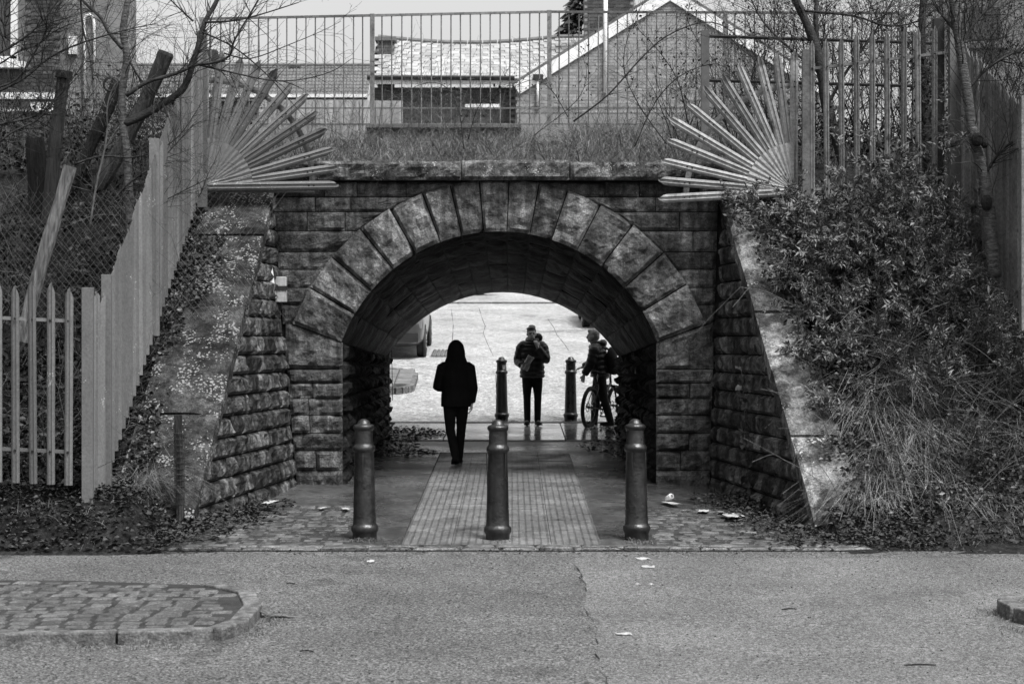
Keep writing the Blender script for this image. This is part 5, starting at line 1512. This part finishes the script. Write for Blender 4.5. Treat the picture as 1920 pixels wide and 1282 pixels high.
# dead stems through the brambles
mb = MB()
for k in range(230):
    X = rv.uniform(-8, -3.95); D = rv.uniform(17.7, 25); twig(mb, (X, D, T(X, D)), (rv.gauss(0, .5), rv.gauss(-.1, .4), 1), rv.uniform(.5, 1.3), rv.uniform(.004, .009), 2, rv, .06)
tag(mb.build('dead_stems', m_twigp, None), 'tangle of dead grey stems on the left bank', 'stems', None, 'stuff')
mb = MB()
for k in range(200):
    X = rv.uniform(-8, -3.7); D = rv.uniform(20, 28); twig(mb, (X, D, T(X, D)), (rv.gauss(0, .4), rv.gauss(-.1, .3), 1), rv.uniform(.8, 2.0), rv.uniform(.005, .011), 2, rv, .02)
tag(mb.build('dark_stems', m_twig, None), 'dark bare stems standing on the left embankment', 'stems', None, 'stuff')

# ------------------------------------------------------------------ grass
def clumps(nc, per, xs, ds, hgt, lean_y, droop, wd, spread=.05, zf=None, xb=0.0):
    B, H, Ln, Dp = [], [], [], []
    for _ in range(nc):
        x, d = rv.uniform(*xs), rv.uniform(*ds)
        z = (zf or T)(x, d); k = int(per * rv.uniform(.5, 1.4)); h = rv.uniform(*hgt)
        B.append(np.stack([x + nr_.normal(0, spread, k), d + nr_.normal(0, spread, k), np.full(k, z - .02)], 1))
        H.append(h * nr_.uniform(.5, 1.15, k)); ln = nr_.normal(0, .38, (k, 2)); ln[:, 1] += lean_y; ln[:, 0] += xb; Ln.append(ln); Dp.append(nr_.uniform(*droop, k))
    return np.concatenate(B), np.concatenate(H), np.concatenate(Ln), np.concatenate(Dp), wd
def grass(name, mat, label, *cl):
    parts = [c[:4] for c in cl]; B, H, L_, Dp = [np.concatenate([p[i] for p in parts]) for i in range(4)]
    return tag(put(name, grass_mesh(name, B, H, L_, Dp, cl[0][4]), mat), label, 'grass', None, 'stuff')
grass('straw_grass', m_grass, 'pale straw tufts standing on the parapet bank below the railing', clumps(110, 24, (-3.4, 4.0), (23.1, 30.5), (.3, .6), -.15, (.2, 1.0), .003, .09), clumps(60, 26, (1, 3.4), (26, 30.5), (.5, .9), -.1, (.2, .8), .0035, .1))
grass('parapet_grass', m_grassd, 'long dry grass growing along the top of the parapet', clumps(230, 34, (-3.2, 3.2), (23.05, 24.6), (.22, .45), -.15, (.1, .9), .0022, .07), clumps(330, 30, (-3.6, 4.5), (24.4, 30.7), (.25, .55), -.1, (.1, .8), .003, .1), clumps(90, 40, (.9, 4.6), (29, 30.8), (.5, 1.0), -.1, (.1, .6), .003, .1), clumps(110, 30, (-5, 5), (29.3, 30.85), (.35, .7), -.1, (.1, .6), .003, .12), clumps(120, 34, (-3.3, 3.2), (23.04, 23.5), (.15, .4), -.35, (.5, 1.3), .0022, .06))
grass('fence_grass', m_grassd, 'dry grass tufts between the palisade fence and the coping', clumps(60, 26, (-3.74, -3.5), (17.9, 20.6), (.25, .5), -.25, (.3, 1.1), .0026, .05, None, .25), clumps(16, 60, (-3.6, -3.42), (18.25, 19.0), (.35, .55), -.2, (.3, 1.0), .0026, .04, None, .3))
grass('bank_grass', m_grass, 'pale drooping dry grass on the lower right bank', clumps(26, 44, (3.5, 4.15), (18.5, 20.0), (.45, .85), -.35, (.6, 1.4), .003, .05, None, -.1), clumps(26, 26, (4.0, 5.2), (18.0, 19.8), (.3, .6), -.3, (.3, 1.1), .0028, .07), clumps(12, 80, (3.35, 3.55), (18.3, 18.9), (.4, .6), -.3, (.6, 1.3), .0024, .05, None, -.35))
grass('verge_grass', m_grassd, 'thin grass and weeds along the road edge by the banks', clumps(40, 14, (-5.2, -2.9), (16.95, 18.2), (.06, .22), -.2, (.2, .9), .0022, .05), clumps(60, 16, (2.9, 5.2), (17.2, 18.4), (.08, .25), -.2, (.2, .9), .0022, .06))
gz_ = lambda x, d: G(d) + .02
grass('kerb_weeds', m_grassd, 'small weed tufts around the bollard feet and kerbs', clumps(7, 26, (-1.48, -1.25), (17.55, 17.8), (.05, .13), -.2, (.3, 1.0), .0025, .05, gz_), clumps(5, 26, (-.2, .0), (17.5, 17.6), (.04, .09), -.2, (.3, 1), .0025, .05, gz_), clumps(5, 26, (1.05, 1.3), (17.5, 17.65), (.05, .1), -.2, (.3, 1), .0025, .05, gz_), clumps(16, 10, (-3, 3.2), (17.2, 17.4), (.03, .07), -.2, (.3, 1), .0025, .05, gz_),
      clumps(12, 22, (-1.78, -1.68), (12.8, 14.0), (.03, .09), -.2, (.3, 1), .0022, .04, gz_), clumps(14, 16, (-3.6, -2.2), (12.42, 12.52), (.03, .08), -.2, (.3, 1), .0022, .05, gz_), clumps(6, 40, (-.35, .05), (33.2, 33.6), (.05, .12), 0, (.3, 1), .004, .08, gz_), clumps(6, 40, (.85, 1.3), (33.2, 33.6), (.05, .12), 0, (.3, 1), .004, .08, gz_), clumps(10, 20, (3.4, 3.52), (13.0, 14.0), (.04, .1), -.2, (.3, 1), .0022, .05, gz_))

# ------------------------------------------------------------------ right bank: buddleia bushes
def bush(X, D, h, spread, nst, label, mat=m_leafb, size=(.035, .095)):
    z = cop_z(X, D); root = empty('buddleia_bush', (X, D, z - .05), label, 'bush', 'leafy bushes on the right bank')
    mb = MB(); tips = []; rg = random.Random(int(X * 100 + D * 10)); k_ = rg.uniform(.6, 1.1); size = (size[0] * k_, size[1] * k_)
    for k in range(nst):
        a = rg.uniform(0, 2 * PI); d = Vector((math.cos(a) * spread, math.sin(a) * spread - .15, 1.0))
        twig(mb, (X + rg.gauss(0, .06), D + rg.gauss(0, .05), z - .05), d, h * rg.uniform(.6, 1.15), .009, 2, rg, .03, .2, (5, 8), (.4, .9), tips)
    mb.build('stems', m_twig, root)
    P, Dr, Sz = [], [], []
    for (p, d) in tips:
        for back in range(3):
            k = rg.randint(5, 9); base = p - d * (.05 * back)
            v = nr_.normal(size=(k, 3)) * .75 + np.array(d) * (1.1 - .25 * back) + np.array([0, -.15, -.1])
            P.append(np.repeat(np.array(base)[None], k, 0) + nr_.normal(0, .008, (k, 3))); Dr.append(v); Sz.append(nr_.uniform(*size, k))
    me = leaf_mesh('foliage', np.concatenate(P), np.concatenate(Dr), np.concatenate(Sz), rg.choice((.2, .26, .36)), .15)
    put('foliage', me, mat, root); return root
BL = [((3.72, 21.5, 1.15, .4, 10), 'tall leafy buddleia bush directly against the post between fan and fence pales'), ((4.15, 21.3, 1.25, .4, 10), 'tall leafy buddleia bush covering the feet of the middle fence pales'),
      ((4.65, 21.2, 1.2, .4, 10), 'tall leafy buddleia bush below the dark fence corner posts'), ((4.0, 20.8, .9, .5, 10), 'full round buddleia bush halfway up the bank below the fence pales'),
      ((3.35, 21.8, .6, .6, 10), 'bushy growth hiding the pivot of the pale spike fan'), ((3.55, 21.0, .7, .6, 10), 'dense narrow-leaved bush just below the pale spike fan'),
      ((3.3, 20.5, .5, .7, 10), 'spreading bush overhanging the middle of the pale coping'), ((4.5, 20.4, .8, .5, 10), 'leafy bush on the upper bank left of the birch trunk'), ((4.95, 20.2, .9, .5, 10), 'leafy bush wrapped round the foot of the birch trunk'),
      ((3.2, 19.9, .4, .8, 9), 'low bush creeping onto the coping beside the bright bare patch'), ((3.5, 19.95, .5, .7, 9), 'low bush between coping and dry grass clumps'), ((3.9, 20.1, .65, .6, 9), 'mid-bank bush above the drooping dry grass'),
      ((3.22, 19.25, .3, .8, 7), 'small leafy bush at the lower coping joint'), ((4.3, 19.8, .6, .6, 9), 'scrubby bush among the dead weed stems'), ((3.12, 21.1, .35, .9, 9), 'leafy sprawl over the upper coping of the right wing wall'),
      ((5.35, 19.8, .8, .5, 9), 'leafy bush at the foot of the descending fence'), ((3.0, 22.25, .45, .8, 10), 'trailing bush hanging over the top end of the right wing wall'), ((4.35, 20.9, 1.0, .5, 10), 'broad buddleia bush in the centre of the upper right bank'),
      ((3.75, 20.5, .75, .6, 10), 'glossy bush under the round buddleia on the right bank'), ((5.0, 20.9, 1.1, .45, 10), 'tall bush between the dark corner post and the birch trunk')]
for (X, D, h, sprd, nst), lb in BL: bush(X, D, h, sprd, nst, lb)
cover('ground_ivy', 24000, (2.4, 6.3), (17.9, 22.9), .34, (.03, .07), .7, m_leafi, 'ivy and low bramble leaves covering the right bank', 'ivy', flt=lambda X, D: X > 2.5 + (22.6 - D) * .085 + .24 + .2 * np.array([ns(x * 2, d, 1.7, 8.0) for x, d in zip(X, D)]) - .3 * (D > 21.9), zf=cop_z)
cover('bank_litter', 9000, (3.0, 6.5), (17.2, 20.0), .10, (.025, .07), .6, m_dead, 'dead leaves and debris on the right bank', 'leaf litter', flt=lambda X, D: (X > 3.45) | (D < 18.1))
# hanging ivy trail on the right wing wall
iv = empty('ivy_trail', W(1415, 700, 19.9), 'thin ivy trail hanging down the face of the right wing wall', 'ivy')
mb = MB(); pts = [(1418, 690), (1414, 730), (1420, 790), (1424, 850), (1428, 930)]; Q = smooth_path([Vector((2.46 + .02 * k - .0, 20.6 - .0, W(x, y, 20.6).z)) for k, (x, y) in enumerate(pts)]); mb.tube(Q, .005, 5); mb.build('stem', m_twig, iv)
P = np.array([Q[rv.randrange(len(Q))] for _ in range(70)]) + nr_.normal(0, .03, (70, 3)); put('foliage', leaf_mesh('foliage', P, nr_.normal(size=(70, 3)) + np.array([-.3, -.5, -.5]), nr_.uniform(.04, .09, 70), .8), m_leafi, iv)

# weeds: tall dead stems at far right
mb = MB()
for k in range(130):
    X = rv.uniform(3.7, 5.6); D = rv.uniform(18.0, 20.2); twig(mb, (X, D, T(X, D)), (rv.gauss(0, .2), rv.gauss(-.1, .2), 1), rv.uniform(.5, 1.3), rv.uniform(.003, .006), 2, rv, .0, .12)
tag(mb.build('weed_stems', m_twig, None), 'dead upright weed stems on the right bank', 'weeds', None, 'stuff')
mb = MB()
for k in range(170):
    X = rv.uniform(3.1, 5.4); D = rv.uniform(18.2, 22.4); twig(mb, (X, D, T(X, D) + .1), (rv.gauss(0, .6), rv.gauss(-.4, .3), .9), rv.uniform(.5, 1.3), rv.uniform(.003, .007), 1, rv, .1, .12)
tag(mb.build('straw_stems', m_twigp, None), 'pale straw-like stems bent over the right bank', 'stems', None, 'stuff')

# ------------------------------------------------------------------ right: trunks and thicket
bt = empty('birch_tree', W(1862, 480, 19.7), 'leaning pale birch trunk with dark knots in front of the descending fence', 'tree')
mb, tw = MB(), MB(); Q = [(1866, 520), (1858, 440), (1850, 360), (1838, 300), (1824, 250), (1814, 180), (1803, 110), (1790, 30), (1780, -40)]
limb_px(mb, Q, 19.7, .07, .04, rv, 10, tw, 20, .8, jit=.02); mb.build('trunk', m_barkp, bt, True)
MB().ball(W(1832, 262, 19.6), (.06, .05, .075), 10, 7).ball(W(1846, 268, 19.6), (.04, .05, .06), 8, 6).build('burr', m_woodd, bt); MB().ball(W(1850, 380, 19.62), (.06, .05, .09), 9, 6).build('burr', m_woodd, bt)
for path in (((1800, 90), (1830, 40), (1870, 0)), ((1812, 170), (1850, 130), (1900, 100), (1950, 90)), ((1795, 60), (1760, 20), (1740, -20)), ((1845, 330), (1880, 280), (1930, 250))):
    mb = MB(); limb_px(mb, list(path), 19.7, .02, .008, rv, 6, tw, 18, .7); mb.build('limb', m_bark, bt, True)
tag(tw.build('twigs', m_twig, bt), kind='stuff')
t2 = empty('bare_tree', W(1590, 330, 23.6), 'dark forked tree trunk rising behind the palisade pales', 'tree')
mb, tw = MB(), MB(); limb_px(mb, [(1600, 360), (1572, 270), (1550, 200), (1536, 110), (1515, 50), (1485, -15), (1470, -60)], 23.6, .075, .045, rv, 8, tw, 14, .9, jit=.03); mb.build('trunk', m_bark, t2, True)
for path, r0 in ((((1536, 105), (1530, 40), (1534, -20)), .035), (((1550, 200), (1590, 130), (1640, 60), (1680, -10)), .022), (((1540, 140), (1480, 90), (1430, 40), (1400, -20)), .018), (((1500, 20), (1600, 30), (1660, 48), (1720, 40), (1790, -10)), .016)):
    mb = MB(); limb_px(mb, list(path), 23.6, r0, r0 * .45, rv, 6, tw, 18, .8); mb.build('limb', m_bark, t2, True)
tag(tw.build('twigs', m_twig, t2), kind='stuff')
t3 = empty('ivy_tree', W(1740, 330, 23.0), 'dark ivy-clad trunk standing behind the tall grey fence post', 'tree')
mb, tw = MB(), MB(); Q = limb_px(mb, [(1745, 380), (1738, 250), (1732, 150), (1728, 60), (1735, -40)], 23.0, .07, .04, rv, 8, tw, 26, 1.0, jit=.03); mb.build('trunk', m_bark, t3, True); tag(tw.build('twigs', m_twig, t3), kind='stuff')
P = np.array([Q[rv.randrange(len(Q) * 3 // 5)] for _ in range(500)]) + nr_.normal(0, .07, (500, 3)); put('foliage', leaf_mesh('foliage', P, nr_.normal(size=(500, 3)), nr_.uniform(.04, .08, 500), .7), m_leafd, t3)
SL = [((2.9, 25.5, 1.5, 9), 'bare shrub behind the lowest spikes of the right fan'), ((3.5, 26.0, 2.0, 10), 'bare shrub behind the upright spikes of the right fan'), ((4.1, 25.5, 2.3, 12), 'bare shrub around the dark forked trunk'), ((4.7, 25.8, 2.5, 12), 'bare shrub right of the dark forked trunk'), ((5.3, 25.2, 2.6, 13), 'bare shrub left of the ivy-clad trunk'), ((5.9, 24.8, 2.4, 12), 'bare shrub right of the ivy-clad trunk'),
      ((6.5, 24.2, 2.4, 12), 'dense bare thicket under the grey house window'), ((2.3, 26.5, 1.2, 7), 'low bare shrub in front of the brick gable'), ((6.2, 22.5, 2.2, 12), 'dense bare thicket behind the birch branches'), ((5.6, 22.2, 1.9, 9), 'bare shrub behind the top of the descending fence'), ((6.8, 22, 2.2, 11), 'bare thicket behind the far end of the descending fence')]
for (X, D, h, n_), lb in SL:
    sh = empty('bare_shrub', (X, D, T(X, D)), lb, 'shrub', 'bare shrubs on the right embankment'); mb = MB(); tips = []
    for k in range(n_): twig(mb, (X + rv.gauss(0, .15), D + rv.gauss(0, .15), T(X, D) - .05), (rv.gauss(0, .28), rv.gauss(0, .2), 1), h * rv.uniform(.7, 1.2), rv.uniform(.008, .015), 3, rv, .0, .16, (4, 7), (.35, .8), tips)
    mb.build('branches', m_twig, sh)
    P = np.array([p for p, d in tips if rv.random() < .35]); 
    if len(P): put('dead_leaves', leaf_mesh('dead_leaves', P, nr_.normal(size=(len(P), 3)) + np.array([0, 0, -.8]), nr_.uniform(.03, .06, len(P)), .55), m_twig, sh)
cover('thicket_cover', 9000, (3.6, 9), (23.0, 28.0), .8, (.03, .08), .6, m_leafd, 'dark undergrowth behind the right palisade fence', 'undergrowth')
# arching brambles over the parapet
def bramble(path, D, r, label, n_=14):
    root = empty('bramble', W(*path[0], D), label, 'bramble', 'arching brambles over the parapet'); mb, tw = MB(), MB(); Q = limb_px(mb, list(path), D, r, r * .4, rv, 5, tw, n_, .3, 1, .05, .004, .08)
    mb.build('cane', m_twig, root, True); tag(tw.build('side_twigs', m_twig, root), kind='stuff')
    P = np.array([Q[rv.randrange(len(Q) // 4, len(Q))] for _ in range(36)]) + nr_.normal(0, .07, (36, 3)); put('leaves', leaf_mesh('leaves', P, nr_.normal(size=(36, 3)) + np.array([0, 0, -.6]), nr_.uniform(.025, .055, 36), .6), m_leafd, root)
bramble(((1075, 228), (1140, 178), (1200, 112), (1250, 68), (1320, 42), (1370, 58), (1412, 110), (1435, 165)), 23.3, .012, 'thick bramble cane arching high from the grass over the right spike fan', 26)
bramble(((1190, 275), (1230, 190), (1280, 140), (1345, 120), (1380, 150)), 23.3, .009, 'bramble cane curving into the right spike fan')
bramble(((870, 280), (862, 215), (845, 172), (815, 155), (780, 162), (755, 180)), 23.5, .007, 'slender bramble cane looping left above the middle coping stone')
bramble(((878, 262), (895, 205), (925, 170), (960, 160)), 23.5, .006, 'slender bramble cane bending right in front of the eaves board')
bramble(((1065, 220), (1035, 170), (1000, 150), (960, 165)), 23.6, .006, 'short bramble cane reaching left towards the gable downpipe')
bramble(((1000, 255), (1080, 190), (1100, 140), (1090, 100)), 25.0, .006, 'thin bramble cane standing before the brick gable')
bramble(((1250, 270), (1200, 200), (1170, 130), (1180, 60), (1210, 0)), 24.0, .008, 'upright bramble cane with withered leaves before the drainpipe', 30)
bramble(((1290, 230), (1270, 150), (1230, 90), (1190, 50)), 24.3, .008, 'leafy bramble cane leaning left across the brick gable', 30)
bramble(((1300, 300), (1340, 200), (1330, 120), (1290, 40), (1300, -10)), 24.6, .009, 'tall bramble cane crossing the dark tube fence post', 30)
bramble(((1420, 300), (1400, 200), (1420, 120), (1460, 60), (1450, 0)), 24.6, .009, 'tall bramble cane behind the upper spikes of the right fan', 30)
# conifer tip behind the roofs
cf = empty('conifer', (hx(1098, 78), 78, 3.6), 'dark conifer top beside the chimney beyond the slate roof', 'tree'); n = 900
tt = nr_.random(n) ** .7; zz = hz(-30, 78) - (hz(-30, 78) - hz(90, 78)) * tt; a = nr_.uniform(0, 2 * PI, n); rr_ = (.1 + 1.1 * tt) * nr_.uniform(.3, 1, n)
P = np.stack([hx(1098, 78) + rr_ * np.cos(a), 78 + rr_ * np.sin(a), zz], 1); put('crown', leaf_mesh('crown', P, np.stack([np.cos(a), np.sin(a), -.2 + 0 * a], 1), nr_.uniform(.3, .6, n), .4), m_hedge, cf)
MB().tube([(hx(1098, 78), 78, 3.6), (hx(1098, 78), 78, hz(-20, 78))], [.18, .04], 7).build('trunk', m_bark, cf)

# ------------------------------------------------------------------ fallen leaves, debris and litter
def scatter(name, n, xr, dr, size, mat, label, cat, zf, flt=None, lift=.012):
    X = nr_.uniform(*xr, n); D = nr_.uniform(*dr, n)
    if flt is not None: m = flt(X, D); X, D = X[m], D[m]
    n = len(X); Z = np.array([zf(x, d) for x, d in zip(X, D)]) + nr_.uniform(.004, lift, n)
    a = nr_.uniform(0, 2 * PI, n); Dr = np.stack([np.cos(a), np.sin(a), nr_.uniform(-.1, .35, n)], 1)
    return tag(put(name, leaf_mesh(name, np.stack([X, D, Z], 1), Dr, nr_.uniform(*size, n), .65, .3, np.array([0, 0, 3.0])), mat), label, cat, None, 'stuff')
heap = lambda x, d: G(d) + .10 * max(0, 1 - abs(x + 3.0 + .35 * (d - 18)) / .8) 
scatter('leaf_litter', 9000, (-5.2, -2.3), (16.85, 20.5), (.03, .08), m_dead, 'drift of dead leaves at the foot of the left wing wall', 'leaf litter', lambda x, d: (T(x, d) if x < -3.1 else heap(x, d)), lambda X, D: X < -2.35 - .45 * (20.8 - D) / 4 + .15 * np.sin(D * 9) + .12 * np.sin(D * 23), .10)
scatter('leaf_litter', 6000, (1.8, 3.9), (17.1, 21.0), (.03, .07), m_dead, 'drift of dead leaves and litter at the foot of the right wing wall', 'leaf litter', lambda x, d: (T(x, d) if x > 2.95 else G(d) + .02), lambda X, D: X > 2.05 + .1 * (21 - D) + .15 * np.sin(D * 8) + .1 * np.sin(D * 21), .09)
scatter('passage_debris', 1500, (-2.0, -.95), (26.0, 31.8), (.03, .07), m_dead, 'wet dead leaves gathered along the left side of the passage floor', 'leaf litter', lambda x, d: G(d) + .022, lambda X, D: X < -1.35 + .35 * np.sin(D * 1.7) + .25 * ((D > 28) & (D < 29)), .03)
scatter('passage_debris', 900, (.9, 1.72), (24.0, 31.5), (.03, .07), m_dead, 'wet dead leaves gathered along the right side of the passage floor', 'leaf litter', lambda x, d: G(d) + .022, lambda X, D: X > 1.25 + .3 * np.sin(D * 1.3), .03)
scatter('road_specks', 2200, (-5.5, 5.5), (11.0, 17.0), (.008, .022), m_woodd, 'small dark leaf fragments scattered over the near road', 'leaf fragments', lambda x, d: G(d), None, .006)
scatter('edge_debris', 1500, (-5.2, 4.8), (16.6, 17.15), (.012, .045), m_dead, 'leaf crumbs gathered along the road edge', 'leaf litter', lambda x, d: G(d) + .004, lambda X, D: nr_.random(len(X)) < np.clip((D - 16.6) / .5, 0, 1) ** 2, .012)
def gpos(px, py):
    D = 8424.0 / (py - 539); return (px - 960) * D / F, D
def scrap(px, py, wpx, hpx, label, name='paper_scrap', mat=m_paper, z=None, cat='litter', seed=0, grp=None):
    x, d = gpos(px, py); rg = random.Random(seed + int(px)); mb = MB(); w_ = .75 * wpx * d / F / 2; h_ = max(.03, hpx * d * d / 8424 / 2)
    n = 4
    for i in range(n + 1):
        for j in range(3):
            mb.v.append((w_ * (i / n * 2 - 1) + rg.uniform(-.008, .008), h_ * (j - 1) * rg.uniform(.7, 1.1), .004 + rg.uniform(0, .009)))
    for i in range(n):
        for j in range(2): a = i * 3 + j; mb.f.append((a, a + 3, a + 4, a + 1))
    o = mb.build(name, mat, None, False, (x, d, (G(d) if z is None else z)))
    m_ = o.modifiers.new('s', 'SOLIDIFY'); m_.thickness = .001; o.rotation_euler = (0, 0, rg.uniform(-.3, .3)); return tag(o, label, cat, grp, 'thing')
scrap(695, 1053, 18, 5, 'small white scrap on the road in front of the cracked bollard')
scrap(1206, 1048, 34, 4, 'torn white paper strip on the road by the kerb setts of the leaning bollard', seed=2)
scrap(1214, 1063, 34, 6, 'folded white paper on the road just below a torn paper strip', seed=3)
scrap(1170, 1189, 38, 6, 'flat white scrap lying alone on the open asphalt', seed=4)
scrap(1195, 1096, 9, 3, 'one of two tiny white crumbs of paper on the open road', seed=5, grp='paper crumbs'); scrap(1221, 1096, 12, 3, 'one of two tiny white crumbs of paper on the open road', seed=6, grp='paper crumbs')
scrap(1374, 975, 48, 10, 'crumpled white plastic bag in the leaf litter by the right wing wall', 'plastic_bag', m_paper, G(19.2) + .05, seed=7)
scrap(1320, 962, 26, 5, 'flattened pale wrapper on the setts below the right jamb', seed=8, z=G(19.6) + .03)
scrap(1258, 948, 24, 8, 'white scrap beside the drinks can', seed=9, z=G(20.4) + .03)
scrap(606, 957, 12, 5, 'small white scrap on the wet setts of the left side', seed=10, z=G(20) + .03)
scrap(507, 957, 24, 8, 'crumpled white tissue in the dead leaves under the left wing wall', 'tissue', z=G(19.6) + .10, seed=11)
scrap(648, 959, 18, 5, 'thin white scrap on the setts near the cracked bollard', seed=16, z=G(20) + .03)
scrap(258, 985, 30, 14, 'white card scrap on the left bank near the wrapped post', z=T(-3.45, 17.7) + .06, seed=12)
scrap(95, 960, 40, 40, 'grey slab of cardboard below the palisade front run', 'cardboard', m_cone, T(-4.5, 17.2) + .06, seed=13)
scrap(1575, 985, 24, 12, 'white wrapper caught in the debris of the right bank', z=T(3.2, 18.0) + .06, seed=14)
scrap(1690, 1005, 30, 14, 'pale folded card at the edge of the right bank', z=T(3.6, 17.5) + .05, seed=15)
scrap(1745, 1000, 16, 10, 'small pale litter piece on the right verge soil', z=T(3.8, 17.6) + .05, seed=17)
cn = empty('drinks_can', (*gpos(1250, 944), G(20.8)), 'crushed pale drinks can lying at the foot of the right jamb', 'can')
o = MB().lathe([(.026, 0), (.033, .006), (.033, .10), (.028, .108), (.026, .112)], 16, (0, 0, 0)).build('body', m_foil, cn, True, (0, 0, .045)); o.rotation_euler = (R(64), .2, .4)
MB().lathe([(.020, .113), (.012, .1135)], 12, (0, 0, 0)).build('lid', m_chrome, cn, False, (0, 0, .045)).rotation_euler = (R(64), .2, .4)
x, d = gpos(525, 1156)
mb = MB(); n = 12
for i in range(n + 1):
    u = i / n; mb.v += [(-.17 + .36 * u, .05, .008 + .055 * max(0, 1 - u * 4) * (1 if u < .25 else 0) + .012 * math.sin(u * 6)), (-.17 + .36 * u, -.05, .006 + .05 * max(0, 1 - u * 4) + .008 * math.sin(u * 5))]
for i in range(n): mb.f.append((2 * i, 2 * i + 2, 2 * i + 3, 2 * i + 1))
o = mb.build('rubber_strip', m_kerb, None, False, (x, d, G(d))); o.modifiers.new('s', 'SOLIDIFY').thickness = .006; tag(o, 'curled flat strip lying on the road by the island kerb', 'strip', None, 'thing')
for k, (px, py, L) in enumerate(((545, 1095, .07), (575, 1222, .09), (1480, 1143, .12), (1725, 1248, .2))):
    x, d = gpos(px, py); a = rv.uniform(-.5, .5); mb = MB()
    mb.tube([(x - L / 2 * math.cos(a), d - L / 2 * math.sin(a), G(d) + .006), (x, d, G(d) + .012), (x + L / 2 * math.cos(a), d + L / 2 * math.sin(a), G(d) + .006)], .005, 4)
    tag(mb.build('fallen_twig', m_woodd), 'short dark twig lying on the near asphalt', 'twig', 'twigs on the road', 'thing')

mb = MB()
for k in range(90):
    X = rv.uniform(-3.6, 4.6); D = rv.uniform(27, 30.8); twig(mb, (X, D, T(X, D)), (rv.gauss(0, .35), rv.gauss(-.1, .3), 1), rv.uniform(.7, 1.3), rv.uniform(.004, .008), 2, rv, .03, .2)
for k in range(170):
    X = rv.uniform(-3.6, 4.2); D = rv.uniform(23.2, 30.6); twig(mb, (X, D, T(X, D)), (rv.gauss(0, .45), rv.gauss(-.1, .3), 1), rv.uniform(.25, .8), rv.uniform(.003, .006), 2, rv, .05, .2)
tag(mb.build('parapet_weeds', m_twigp, None), 'scraggly dead weed stems among the grass on top of the bridge', 'weeds', None, 'stuff')
mb = MB()
for k in range(60):
    X = rv.uniform(-3.2, 3.2); D = rv.uniform(23.1, 25); twig(mb, (X, D, T(X, D)), (rv.gauss(0, .8), rv.gauss(-.4, .3), .8), rv.uniform(.3, .7), rv.uniform(.003, .006), 2, rv, .12, .2)
tag(mb.build('parapet_briars', m_twig, None), 'dark trailing briars along the back of the parapet coping', 'briars', None, 'stuff')
